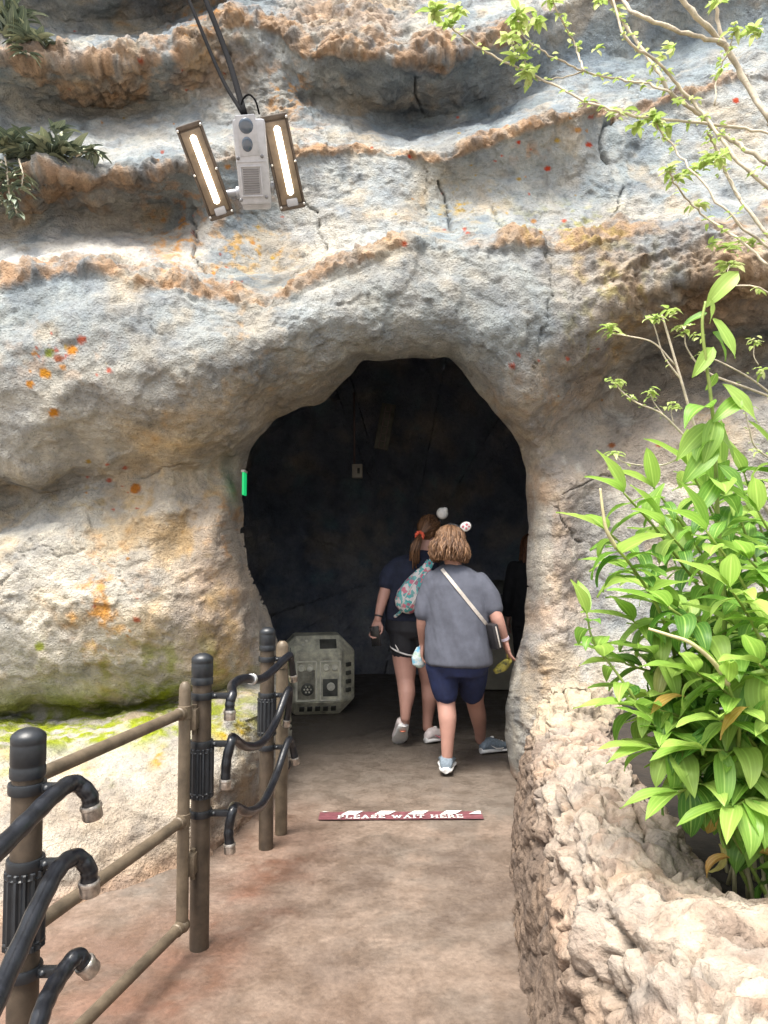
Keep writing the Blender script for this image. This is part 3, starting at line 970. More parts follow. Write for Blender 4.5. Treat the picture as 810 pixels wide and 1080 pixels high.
def end_cap(p, d, hose, r):
    d = Vector(d).normalized()
    MB().lathe(Vector(p) - d * .008, [(r * .9, 0), (r * 1.22, .002), (r * 1.28, .005), (r * 1.28, .011), (r * 1.18, .013), (r * 1.2, .034), (r * 1.08, .038), (r * .8, .038), (r * .75, .03)], 24, d).build('end_cap', M['capmetal'], hose, sharp=35)


def make_hose(pts, label, caps=(True, True), r=.0185, coupling=None):
    P = smooth_path(pts, 12)
    root = thing('black_hose', label, 'hose', pts[len(pts) // 2], 'black hoses hung between the railing posts')
    rad = [r * (1 + .035 * math.sin(i * .9)) for i in range(len(P))]
    MB().tube(P, rad, 16).build('tube', M['hose'], root)
    if caps[0]: end_cap(P[0], P[0] - P[1], root, r)
    if caps[1]: end_cap(P[-1], P[-1] - P[-2], root, r)
    if coupling is not None:
        i = int(coupling * len(P))
        d = (P[i + 1] - P[i]).normalized()
        MB().lathe(P[i] - d * .012, [(r * .9, 0), (r * 1.25, .001), (r * 1.28, .006), (r * 1.1, .009), (r * 1.1, .016), (r * 1.28, .019), (r * 1.25, .025), (r * .9, .026)], 20, d).build('coupling', M['steel'], root, sharp=35)


bx, by = PB[0] + ARM, PB[1] - .005
cx_, cy_ = PC[0] + ARM, PC[1] - .005
ax, ay = PA[0] + ARM, PA[1] - .005
# between the middle and the far post (photo bearings)
make_hose([(bx + .002, by - .012, .876), (bx + .002, by - .008, .912), (bx + .006, by + .012, .938), at(245, 723, 2.96), at(256, 716, 3.1), at(275, 716, 3.36), at(289, 706, 3.58), (cx_, cy_, .952), at(306.5, 697, 3.82), at(309, 713, 3.84)],
          'topmost of the three black hoses hung between the middle and far posts', coupling=.5)
make_hose([(bx - .012, by - .012, .62), (bx - .008, by - .008, .70), (bx + .006, by + .012, .765), at(247, 779, 2.96), at(259, 787, 3.1), at(275, 784, 3.36), at(290, 763, 3.6), (cx_, cy_, .782), at(304, 745, 3.81), at(302, 760, 3.82)],
          'middle one of the three sagging black hoses between the middle and far posts')
make_hose([(bx + .006, by - .012, .382), (bx + .002, by - .008, .44), (bx + .012, by + .012, .505), at(249, 851, 2.98), at(262, 856, 3.12), at(277, 847, 3.38), at(291, 818, 3.6), (cx_, cy_, .525), at(308, 786, 3.82), at(311, 800, 3.83)],
          'lowest of the three sagging black hoses between the middle and far posts')
a2 = lambda x, y, Y: at(x, y + 8, Y + .05)
# from the nearest post towards the viewer
make_hose([a2(96, 843, 1.79), a2(93, 829, 1.785), a2(78, 818, 1.765), a2(60, 828, 1.70), a2(32, 855, 1.60), a2(-5, 892, 1.48), a2(-60, 950, 1.3), a2(-200, 1080, 1.0), (-.90, .45, .80), (-.97, -.1, .86), (-1.0, -.7, .93)],
          'topmost of the three hoses arching out from the nearest post', (True, False), .0205)
make_hose([a2(94, 923, 1.79), a2(92.5, 907, 1.785), a2(80, 896, 1.765), a2(62, 908, 1.70), a2(42, 945, 1.60), a2(10, 1015, 1.45), a2(-25, 1090, 1.3), a2(-110, 1240, 1.05), (-.86, .4, .50), (-.96, -.1, .62), (-1.0, -.7, .75)],
          'middle one of the three hoses arching out from the nearest post', (True, False), .0205)
make_hose([a2(90, 1009, 1.80), a2(81, 1001, 1.785), a2(66, 1018, 1.74), a2(50, 1045, 1.66), a2(38, 1080, 1.58), a2(20, 1150, 1.46), a2(-30, 1280, 1.25), (-.80, .9, .20), (-.88, .4, .22), (-.96, -.1, .35), (-1.0, -.7, .5)],
          'lowest of the three hoses curling out from the nearest post', (True, False), .0205)

# gate with three round rails
g0 = at(193.5, 860, 2.76)
ux, uy = g0.x, g0.y
gate = thing('rail_gate', 'tan tubular gate with three round rails between the nearest and middle posts', 'gate', (ux, uy, 0))
MB().lathe((ux, uy, .13), [(.022, 0), (.022, .845), (.019, .862), (.010, .873)], 20).build('upright', M['rail'], gate, sharp=40)
h1 = at(33, 900, 1.98)
hx, hy = h1.x + .0, 1.98
MB().lathe((hx, hy, .13), [(.022, 0), (.022, .78), (.012, .80)], 20).build('upright', M['rail'], gate, sharp=40)
dirn = Vector((hx - ux, hy - uy, 0))
for rz in (.893, .502, .125):
    mb = MB().tube([(ux, uy, rz), (ux + dirn.x, uy + dirn.y, rz)], .0195, 18)
    mb.ball((ux, uy, rz), (.029, .029, .027), 14) if rz < .2 else mb.lathe((ux, uy, rz - .024), [(.022, 0), (.0255, .002), (.0255, .046), (.022, .048)], 20)
    e = dirn.normalized()
    mb.lathe(Vector((ux, uy, rz)) + e * .018, [(.02, 0), (.0235, .004), (.0235, .024), (.02, .028)], 18, e)
    mb.build('rail', M['rail'], gate, sharp=40)
for rz in (.86, .33):
    mb = MB().box(((ux + PB[0]) / 2 + .004, (uy + PB[1]) / 2, rz), (.03, .075, .075), None, .003)
    mb.tube([((ux + PB[0]) / 2 + .004, (uy + PB[1]) / 2, rz - .06), ((ux + PB[0]) / 2 + .004, (uy + PB[1]) / 2, rz + .05)], .010, 12)
    mb.build('hinge', M['rail'], gate, sharp=40)
sp = at(297, 800, 3.95)
sroot = thing('slim_pole', 'plain light tan pole without a cap behind the farthest capped post', 'pole', (sp.x, sp.y, 0))
MB().lathe((sp.x, sp.y, -.03), [(.032, 0), (.032, 1.0), (.028, 1.02), (.016, 1.032)], 20).build('tube', M['rail'], sroot, sharp=40)
MB().lathe((sp.x, sp.y, .86), [(.032, 0), (.036, .002), (.036, .05), (.032, .052)], 20).build('collar', M['rail'], sroot, sharp=40)

# ------------------------------------------------------------------ floor marking
M['maroon'] = simple('maroon_vinyl', (.13, .042, .05), .6, 0, .45, 30)
M['white'] = simple('white_vinyl', (.55, .52, .50), .6, 0, .3, 40)


def gz(x, y):
    i = int(round((x + 5) / .03)); j = int(round((y + 1) / .03))
    return float(GZ[min(max(i, 0), len(gx) - 1), min(max(j, 0), len(gy) - 1)])


c0, c1 = at(338, 864, 0 + 1.5 * F / (864 - HOR)), at(509, 853, 1.5 * F / (853 - HOR))
mx0, mx1 = -.361, .548
my0, my1 = 4.135, 4.25
mark = thing('floor_marking', 'maroon and white striped floor strip lettered PLEASE WAIT HERE', 'floor marking', ((mx0 + mx1) / 2, my0, .012))


def flat_poly(mb, pts, z, n=1):
    k = len(pts)
    mb.add([(x, y, z + gz(x, y)) for x, y in pts], [tuple(range(k))])


def strip(name, polys, lift, mat):
    mb = MB()
    for p in polys: flat_poly(mb, p, lift)
    return mb.build(name, mat, mark, smooth=False)


segs = np.linspace(mx0, mx1, 24)
strip('maroon_band', [[(a, my0), (b, my0), (b, my1), (a, my1)] for a, b in zip(segs[:-1], segs[1:])], .008, M['maroon'])
ym = my0 + (my1 - my0) * .47
stripes = []
for sx0 in (mx0 + .115, mx0 + .30, mx0 + .485, mx0 + .67):
    for k in range(4):
        f0, f1 = .12 + .88 * k / 4, .12 + .88 * (k + 1) / 4
        y0_, y1_ = ym + (my1 - ym) * f0, ym + (my1 - ym) * f1
        stripes.append([(sx0 + .045 * f0, y0_), (sx0 + .045 * f0 + .085, y0_), (sx0 + .045 * f1 + .085, y1_), (sx0 + .045 * f1, y1_)])
stripes.append([(mx0 + .008, ym + .05), (mx0 + .035, ym + .05), (mx0 + .05, my1 - .002), (mx0 + .022, my1 - .002)])
stripes.append([(mx1 - .075, ym + .01), (mx1 - .005, ym + .01), (mx1 - .005, my1 - .002), (mx1 - .025, my1 - .002)])
strip('white_stripes', stripes, .013, M['white'])
# serif capitals drawn as strokes on a 6 x 7 cell
GL = {
 'P': (5, [(1, 0, 1, 7), (1, 7, 3.6, 6.9), (3.6, 6.9, 4.4, 5.4), (4.4, 5.4, 3.6, 3.8), (3.6, 3.8, 1, 3.6), (.2, 0, 2, 0), (.2, 7, 1, 7)]),
 'L': (5, [(1, 0, 1, 7), (.2, 7, 2, 7), (.2, 0, 4.4, 0), (4.4, 0, 4.6, 1.6)]),
 'E': (5, [(1, 0, 1, 7), (.2, 7, 4.2, 7), (4.2, 7, 4.3, 5.6), (1, 3.6, 3.2, 3.6), (.2, 0, 4.4, 0), (4.4, 0, 4.6, 1.6)]),
 'A': (6, [(1, 0, 3, 7), (3, 7, 5, 0), (1.7, 2.4, 4.3, 2.4), (.2, 0, 1.9, 0), (4.1, 0, 5.8, 0)]),
 'S': (5, [(4.2, 5.4, 4, 7), (4, 6.6, 1.6, 6.9), (1.6, 6.9, .8, 5.4), (.8, 5.4, 4.1, 2.2), (4.1, 2.2, 3.6, .3), (3.6, .3, .8, .2), (.8, 0, .6, 1.8)]),
 'W': (8, [(.9, 7, 2.4, 0), (2.4, 0, 4, 6), (4, 6, 5.6, 0), (5.6, 0, 7.1, 7), (.1, 7, 1.8, 7), (6.2, 7, 7.9, 7)]),
 'I': (2.6, [(1.3, 0, 1.3, 7), (.4, 0, 2.2, 0), (.4, 7, 2.2, 7)]),
 'T': (5, [(2.5, 0, 2.5, 7), (.3, 7, 4.7, 7), (.3, 7, .3, 5.4), (4.7, 7, 4.7, 5.4), (1.6, 0, 3.4, 0)]),
 'H': (6, [(1.1, 0, 1.1, 7), (4.9, 0, 4.9, 7), (1.1, 3.6, 4.9, 3.6), (.2, 0, 2, 0), (.2, 7, 2, 7), (4, 0, 5.8, 0), (4, 7, 5.8, 7)]),
 'R': (5.6, [(1, 0, 1, 7), (1, 7, 3.6, 6.9), (3.6, 6.9, 4.2, 5.4), (4.2, 5.4, 3.6, 3.8), (3.6, 3.8, 1, 3.6), (2.8, 3.6, 4.8, 0), (4.2, 0, 5.4, 0), (.2, 0, 2, 0), (.2, 7, 1, 7)]),
}
text = 'PLEASE WAIT HERE'
adv = sum((GL[ch][0] + 1.0) if ch != ' ' else 4.0 for ch in text)
tw = (mx1 - mx0) * .77
sx2 = tw / adv
sy2 = (ym - my0 - .012) / 7.4
ox = mx0 + (mx1 - mx0) * .115
mb = MB()
seen_z = 0
for ch in text:
    if ch == ' ':
        ox += 4.0 * sx2; continue
    for i_, (x0, y0, x1, y1) in enumerate(GL[ch][1]):
        a = Vector((ox + x0 * sx2, my0 + .008 + y0 * sy2, 0)); b2 = Vector((ox + x1 * sx2, my0 + .008 + y1 * sy2, 0))
        d_ = b2 - a
        horiz = abs(d_.x) > abs(d_.y) * .9
        wd = .0034 if horiz else .0043
        n_ = Vector((-d_.y, d_.x, 0)).normalized() * wd
        e_ = d_.normalized() * .002
        seen_z = (seen_z + 1) % 5
        flat_poly(mb, [((a - n_ - e_).x, (a - n_ - e_).y), ((b2 - n_ + e_).x, (b2 - n_ + e_).y), ((b2 + n_ + e_).x, (b2 + n_ + e_).y), ((a + n_ - e_).x, (a + n_ - e_).y)], .0125 + .0004 * seen_z)
    ox += (GL[ch][0] + 1.0) * sx2
mb.build('lettering', M['white'], mark, smooth=False)

# ------------------------------------------------------------------ floodlight on the rock
M['alu'] = simple('cast_aluminium', (.40, .41, .44), .4, .3, .15, 20, .1, 120)
M['bronze'] = simple('dull_bronze_housing', (.10, .08, .065), .45, .6, .3, 16)
M['lens'] = simple('dark_glass', (.05, .075, .11), .12, 0, .2, 10, coat=1)
M['louvre'] = simple('dark_louvre', (.16, .16, .17), .5, .3)
gl, t, b = new_mat('lit_tube')
b.inputs['Base Color'].default_value = (1, .95, .85, 1)
b.inputs['Emission Color'].default_value = (1, .86, .66, 1)
b.inputs['Emission Strength'].default_value = 2.2
M['lit'] = gl
M['blackcable'] = simple('black_cable', (.004, .004, .005), .9)
M['blackcable'].node_tree.nodes['Principled BSDF'].inputs['Specular IOR Level'].default_value = .1
M['reflector'] = simple('warm_reflector', (.19, .15, .11), .3, .5, .3, 12)

LY = 4.72
lc = at(267, 176, LY)
S_ = LY / F * 1.02
lamp = thing('floodlight', 'silver twin floodlight with two lit tubes hanging before the rock face', 'light fixture', lc)
view = (CAM - lc).normalized()
yax = -view
xax = Vector((1, 0, 0)); zax = (xax.cross(yax)).normalized(); xax = yax.cross(zax).normalized()
B0 = Matrix((xax, yax, zax)).transposed()          # local x right, y away, z up


def lp(px, py, dep=0.0):
    return lc + B0 @ Vector(((px - 267) * S_, dep, (176 - py) * S_))


def lrot(deg):
    return B0 @ Matrix.Rotation(R(deg), 3, 'Y')


t0 = -1.5
mb = MB().box(lp(266.5, 172), (.205, .16, .50), lrot(t0), .022)
mb.box(lp(268, 212, .02), (.19, .13, .07), lrot(t0), .02)
mb.build('housing', M['alu'], lamp, sharp=40)
mb = MB()
for (cy0, r0, r1) in ((138, .046, .0), (155, .035, 0)):
    mb.ball(lp(262.5, cy0, -.083), (r0, .012, r0 * (1 if cy0 < 150 else 1.25)), 18, B0)
mb.build('lens', M['lens'], lamp)
mb = MB().box(lp(263.5, 147, -.078), (.125, .012, .235), lrot(t0 - 3), .006)
mb.build('lens_plate', M['alu'], lamp, sharp=40)
mb = MB()
for k in range(11):
    mb.box(lp(264.3, 178.5 + k * 2.2, -.0815), (.10, .012, .0085), lrot(t0), .001)
mb.build('louvre_grille', M['louvre'], lamp, sharp=40)
mb = MB()
for sx3 in (-1, 1): mb.box(lp(264.5 + sx3 * 10.4, 190, -.083), (.009, .012, .175), lrot(t0), .002)
for py2 in (175.5, 204): mb.box(lp(264.5, py2, -.0835), (.135, .012, .009), lrot(t0), .002)
mb.box(lp(265.3, 171, -.0805), (.19, .008, .007), lrot(t0), .002)
mb.build('grille_frame', M['alu'], lamp, sharp=40)
for x, y in ((252, 168), (277, 166), (252, 208), (279, 205)):
    MB().ball(lp(x, y, -.082), (.012, .008, .012), 8, B0).build('screw', M['louvre'], lamp)
for name, pa, pb2, wd in (('left', (204, 136), (231, 226), 27), ('right', (291, 127), (307, 218), 28)):
    a = Vector(((pa[0] + pb2[0]) / 2, (pa[1] + pb2[1]) / 2))
    ang = math.degrees(math.atan2(pb2[0] - pa[0], pb2[1] - pa[1]))
    ln = math.hypot(pb2[0] - pa[0], pb2[1] - pa[1]) * S_
    rt = lrot(-ang)
    mb = MB().box(lp(a.x, a.y, .0), (wd * S_, .07, ln), rt, .012)
    bar = mb.build('light_bar', M['bronze'], lamp, sharp=40)
    rim = MB()
    for sgn in (-1, 1):
        c = lp(a.x, a.y, -.036) + rt @ Vector((sgn * wd * S_ * .46, 0, 0))
        rim.box(c, (.012, .018, ln * .97), rt, .003)
        c = lp(a.x, a.y, -.036) + rt @ Vector((0, 0, sgn * ln * .47))
        rim.box(c, (wd * S_ * .9, .018, .026), rt, .003)
    rim.build('rim', M['alu'] if False else M['bronze'], bar, sharp=40)
    refl = MB().box(lp(a.x, a.y, -.034), (wd * S_ * .78, .01, ln * .86), rt, .002).build('reflector', M['reflector'], bar)
    p0 = lp(a.x, a.y, -.05) + rt @ Vector((.004, 0, ln * .36)); p1 = lp(a.x, a.y, -.05) + rt @ Vector((.004, 0, -ln * .32))
    MB().tube([p0 + (p0 - p1).normalized() * .012, p0, p1, p1 - (p0 - p1).normalized() * .012], [.008, .021, .021, .008], 14).build('lit_tube', M['lit'], bar)
    for sx3 in (-1, 1):
        for zz in (-.455, 0.0, .455):
            MB().ball(lp(a.x, a.y, -.046) + rt @ Vector((sx3 * wd * S_ * .45, 0, zz * ln)), .009, 8).build('screw', M['steel'], bar)
    MB().box(lp(a.x, a.y, -.044) + rt @ Vector((.003, 0, -ln * .42)), (.075, .012, .05), rt, .01).build('end_plate', M['alu'], bar, sharp=40)
MB().tube([lp(231, 203, .02), lp(252, 200, .02)], .022, 14).lathe(lp(247, 201, .02), [(.02, 0), (.038, .003), (.038, .02), (.02, .023)], 16, xax).build('swivel_joint', M['alu'], lamp, sharp=40)
MB().tube([lp(280, 196, .02), lp(298, 194, .02)], .022, 14).lathe(lp(284, 196, .02), [(.02, 0), (.038, .003), (.038, .02), (.02, .023)], 16, xax).build('swivel_joint', M['alu'], lamp, sharp=40)
top0 = lp(262, 127, .03)
for pts, r_, lab in (([top0, at(240, 60, 5.15), at(215, -5, 5.5), at(185, -80, 6.2)], .020, 'thicker of the two black cables the floodlight hangs from'),
                     ([lp(260, 126, .03), at(232, 78, 5.1), at(197, -5, 5.5), at(160, -90, 6.2)], .013, 'thinner of the two black cables the floodlight hangs from')):
    tag(MB().tube(smooth_path(pts, 8), r_, 10).build('hanging_cable', M['blackcable']), lab, 'cable', 'black cables above the floodlight')
MB().tube(smooth_path([lp(277, 127, .0), lp(274, 115, .0), lp(268, 109, .02), lp(262, 112, .04), lp(259, 118, .04)], 6), .006, 8).build('power_lead', M['blackcable'], lamp)

# ------------------------------------------------------------------ things in the cave
M['crate'] = simple('grimy_grey_crate', (.66, .62, .48), .6, .1, .55, 9, .3, 50)
M['crate_mid'] = simple('grimy_plate', (.30, .28, .215), .6, .1, .5, 14, .3, 50)
M['crate_dark'] = simple('grimy_dark_metal', (.10, .10, .085), .6, .3, .4, 12)
M['crate_lite'] = simple('pale_button_plastic', (.80, .77, .64), .5, 0, .25, 16)
cY = 6.55
cc0 = at(330.5, 708, cY)
cs = cY / F
crot = Matrix.Rotation(R(9), 3, 'Z')
crate = thing('cargo_crate', 'grey octagonal cargo crate with round dials standing inside the cave mouth', 'crate', (cc0.x, cY + .25, 0))
Wc, Hc, Dc = .67, .70, .55
cz0 = .005 + Hc / 2
cctr = Vector((cc0.x, cY + .28, cz0))
bm = bmesh.new()
bmesh.ops.create_cube(bm, size=1)
bmesh.ops.scale(bm, vec=(Wc, Dc, Hc), verts=bm.verts)
bmesh.ops.bevel(bm, geom=bm.edges[:], offset=.135, segments=1, affect='EDGES')
bmesh.ops.bevel(bm, geom=bm.edges[:], offset=.008, segments=2, affect='EDGES')
bm.verts.ensure_lookup_table()
mb = MB(); mb.add([cctr + crot @ v.co for v in bm.verts], [tuple(v.index for v in f.verts) for f in bm.faces]); bm.free()
mb.build('body', M['crate'], crate, sharp=30)


def cp(u, v, d=0.0):
    """front face of the crate: u right, v up (metres from its centre), d out of the face"""
    return cctr + crot @ Vector((u, -Dc / 2 - d, v))


mb = MB()
for u, v, a_, b_ in ((-.105, -.03, .175, .34), (.105, -.03, .175, .34)):
    for su in (-1, 1): mb.box(cp(u + su * a_ / 2, v, .003), (.012, .014, b_), crot, .003)
    for sv in (-1, 1): mb.box(cp(u, v + sv * b_ / 2, .0034), (a_, .014, .012), crot, .003)
mb.build('panel_frame', M['crate_lite'], crate, sharp=40)
MB().box(cp(.105, -.09, .002), (.13, .012, .15), crot, .003).build('recessed_plate', M['crate_dark'], crate, sharp=40)
mb = MB().box(cp(-.105, -.06, .001), (.15, .008, .25), crot, .003).build('instrument_plate', M['crate_mid'], crate, sharp=40)
for u in (-.15, -.075, .07, .145):
    MB().lathe(cp(u, .085, .0), [(.030, 0), (.030, .014), (.022, .018), (.018, .012)], 18, crot @ Vector((0, -1, 0))).build('knob', M['crate_lite'], crate, sharp=40)
mb = MB().lathe(cp(-.095, -.10, 0), [(.055, 0), (.055, .012), (.046, .016), (.044, .010)], 24, crot @ Vector((0, -1, 0)))
mb.build('dial', M['crate_dark'], crate, sharp=40)
mb = MB()
for k in range(6):
    th = k * math.pi / 3
    mb.ball(cp(-.095 + .028 * math.cos(th), -.10 + .028 * math.sin(th), .012), .009, 8)
mb.ball(cp(-.095, -.10, .014), .011, 8)
mb.build('dial_studs', M['crate_lite'], crate)
MB().lathe(cp(.11, -.08, .004), [(.036, 0), (.036, .012), (.024, .016), (.02, .012)], 20, crot @ Vector((0, -1, 0))).build('port', M['crate_lite'], crate, sharp=40)
# chamfer details
for u, v, nm in ((-.1, .24, 'stud'), (-.06, .20, 'stud'), (-.13, .21, 'stud')):
    dpt = -(v - .215) * 1.0 - .065
    MB().ball(cp(u, v + .06, -.068 - (v - .2)), .022, 10).build('stud', M['crate_lite'], crate)
MB().box(cp(.09, .282, -.066), (.15, .02, .10), crot @ Matrix.Rotation(R(-45), 3, 'X'), .006).build('top_plate', M['crate_dark'], crate, sharp=40)
for k in range(5): MB().box(cp(-.14 + .07 * k, -.282, -.066), (.045, .014, .07), crot @ Matrix.Rotation(R(45), 3, 'X'), .004).build('lower_vent', M['crate_dark'], crate, sharp=40)
mb = MB()
for k in range(4): mb.box(cctr + crot @ Vector((-.268 - .0, -.208, .20 - .0)) + crot @ Vector((-.03 + .018 * k, .03 - .018 * k, .01)), (.006, .006, .10), crot, .001)
mb.build('corner_ribs', M['crate_dark'], crate)
for k in range(4): MB().box(cctr + crot @ Vector((.272, -.214, .10 - .075 * k)), (.06, .02, .035), crot @ Matrix.Rotation(R(45), 3, 'Z'), .004).build('side_vent', M['crate_dark'], crate, sharp=40)

# switch box, grille and exit sign
M['boxgrey'] = simple('grey_enamel', (.42, .40, .37), .5, 0, .15)
M['dim'] = simple('dull_pinkish_metal', (.16, .12, .125), .5, .4)
sb = at(377, 497, 8.3)
sw = thing('switch_box', 'small pale grey switch box on the dark back wall of the cave', 'switch box', sb)
MB().box(sb, (.115, .10, .155), None, .008).build('casing', M['boxgrey'], sw, sharp=40)
MB().box(sb + Vector((.015, -.055, .0)), (.028, .02, .06), None, .004).build('switch', M['rubber'], sw, sharp=40)
MB().tube([sb + Vector((-.035, .02, .07)), sb + Vector((-.04, .02, .9))], .012, 8).build('conduit', M['boxgrey' if False else 'dim'], sw)
gp = at(406, 450, 8.2)
grt = Matrix.Rotation(R(10), 3, 'Y')
gr = thing('wall_grille', 'dim tilted row of slots high on the dark cave wall', 'grille', gp)
MB().box(gp, (.16, .03, .52), grt, .006).build('back_plate', M['crate_dark'], gr, sharp=40)
mb = MB()
for k in range(6):
    for s_2 in (-1, 1):
        mb.box(gp + grt @ Vector((s_2 * .03, -.02, -.21 + .084 * k)), (.012, .012, .06), grt, .002)
    mb.box(gp + grt @ Vector((0, -.02, -.25 + .084 * k)), (.07, .012, .008), grt, .002)
mb.build('slots', M['dim'], gr)
em, t, b = new_mat('green_sign_glow')
b.inputs['Base Color'].default_value = (.01, .4, .12, 1)
b.inputs['Emission Color'].default_value = (.01, .55, .16, 1)
b.inputs['Emission Strength'].default_value = .22
ep = at(256.5, 510, 4.86)
es = thing('exit_sign', 'narrow green glowing sign edge at the left side of the cave mouth', 'sign', ep)
MB().box(ep + Vector((0, .04, 0)), (.014, .10, .15), None, .004).build('panel', em, es, sharp=40)
MB().box(ep + Vector((-.002, .04, .083)), (.024, .11, .016), None, .003).build('mount', M['boxgrey'], es, sharp=40)

# litter bin
M['beige'] = simple('beige_bin_panel', (.36, .33, .26), .6, 0, .2, 5)
bp = at(532, 700, 8.05)
bn = thing('litter_bin', 'beige litter bin with dark hooded top deep inside the cave', 'litter bin', (bp.x, 8.05, 0))
MB().box((bp.x, 8.05, .40), (.56, .5, .78), None, .02).build('body', M['beige'], bn, sharp=40)
MB().box((bp.x, 7.795, .40), (.40, .02, .58), None, .006).build('door', M['beige'], bn, sharp=40)
mb = MB().rings([((bp.x, 8.05, .78), (.30, 0, 0), (0, .27, 0)), ((bp.x, 8.05, .84), (.31, 0, 0), (0, .28, 0)), ((bp.x, 8.05, 1.06), (.28, 0, 0), (0, .25, 0)), ((bp.x, 8.05, 1.14), (.18, 0, 0), (0, .16, 0))], 24)
mb.build('hood', M['crate_dark'], bn, sharp=50)
MB().box((bp.x, 7.79, .95), (.30, .05, .12), None, .02).build('flap', M['rubber'], bn, sharp=40)
# ------------------------------------------------------------------ people
M['skin'] = simple('skin', (.46, .25, .195), .55, 0, .10, 9, .06, 150)
M['greytee'] = simple('grey_cotton', (.092, .098, .125), .9, 0, .14, 20, .25, 260)
M['navytee'] = simple('navy_cotton', (.012, .016, .035), .9, 0, .3, 20, .2, 260)
M['navyshort'] = simple('navy_shorts', (.010, .017, .062), .8, 0, .3, 14, .2, 200)
M['blackshort'] = simple('black_shorts', (.012, .012, .016), .7, 0, .3, 14, .2, 200)
M['darktop'] = simple('dark_top', (.015, .015, .018), .85, 0, .3, 14)
M['cloth_white'] = simple('white_fabric', (.72, .69, .66), .8, 0, .12, 30, .2, 200)
M['shoe_grey'] = simple('grey_mesh_shoe', (.17, .21, .25), .8, 0, .35, 60, .4, 250)
M['shoe_white'] = simple('white_shoe', (.66, .58, .56), .7, 0, .12, 30, .2, 200)
M['sole'] = simple('white_rubber_sole', (.75, .74, .72), .6, 0, .1, 30)
M['peach'] = simple('peach_rubber', (.65, .22, .13), .6, 0, .2, 30)
M['coral'] = simple('coral_scrunchie', (.75, .12, .06), .7, 0, .2, 60, .3, 120)
M['pink'] = simple('pink_mark', (.62, .16, .20), .6, 0, .1)
M['phone'] = simple('black_phone', (.006, .006, .008), .25)
M['strap'] = simple('cream_strap', (.52, .47, .42), .7, 0, .2, 60)
M['leather'] = simple('dark_pouch', (.022, .02, .022), .5, 0, .3, 30)
M['band'] = simple('pale_wristband', (.60, .52, .60), .5)


def hair_mat(name, dark, light):
    m, t, b = new_mat(name)
    g = t.nodes.new('ShaderNodeNewGeometry')
    c = obj_coord(t)
    n = noise_node(t, 30, 4, .6, c)
    f = mix(t, .5, g.outputs['Random Per Island'], n.outputs[0])
    t.links.new(ramp(t, f, [(.25, dark), (.75, light)]), b.inputs['Base Color'])
    b.inputs['Roughness'].default_value = .5
    b.inputs['Specular IOR Level'].default_value = .4
    return m


M['hair_blond'] = hair_mat('light_brown_hair', (.085, .042, .022), (.27, .15, .08))
M['hair_brown'] = hair_mat('brown_hair', (.055, .026, .013), (.17, .085, .042))
M['hair_red'] = hair_mat('auburn_hair', (.07, .028, .012), (.20, .085, .04))

# patterned sling: teal and pink patches with pale gaps
sl, t, b = new_mat('patterned_sling_cloth')
c = obj_coord(t)
v = t.nodes.new('ShaderNodeTexVoronoi'); v.inputs['Scale'].default_value = 38; t.links.new(c, v.inputs['Vector'])
sepn = t.nodes.new('ShaderNodeSeparateColor'); t.links.new(v.outputs['Color'], sepn.inputs[0])
r_ = ramp(t, sepn.outputs[0], [(0, (.10, .42, .42)), (.3, (.10, .42, .42)), (.34, (.70, .66, .64)), (.55, (.66, .62, .62)), (.6, (.68, .22, .26)), (.78, (.55, .17, .25)), (.82, (.12, .18, .22)), (1, (.2, .5, .48))])
t.links.new(r_, b.inputs['Base Color']); b.inputs['Roughness'].default_value = .8
M['sling'] = sl
td, t, b = new_mat('tie_dye_cloth')
c = obj_coord(t); n = noise_node(t, 16, 4, .6, c)
t.links.new(ramp(t, n.outputs[0], [(.3, (.10, .22, .55)), (.45, (.18, .5, .66)), (.55, (.62, .66, .66)), (.7, (.20, .48, .30))]), b.inputs['Base Color']); b.inputs['Roughness'].default_value = .85
M['tiedye'] = td
ye, t, b = new_mat('yellow_green_cloth')
c = obj_coord(t); n = noise_node(t, 22, 3, .6, c)
t.links.new(ramp(t, n.outputs[0], [(.35, (.30, .26, .05)), (.5, (.5, .45, .10)), (.65, (.08, .08, .06))]), b.inputs['Base Color']); b.inputs['Roughness'].default_value = .8
M['yellow'] = ye


def limb(mb, pts, n=16):
    P = smooth_path([p for p, r in pts], 6)
    rr = [r for p, r in pts]
    m = len(P)
    rad = list(np.interp(np.linspace(0, len(pts) - 1, m), range(len(pts)), rr))
    mb.tube(P, rad, n)
    mb.ball(P[0], rad[0], 12); mb.ball(P[-1], rad[-1], 12)


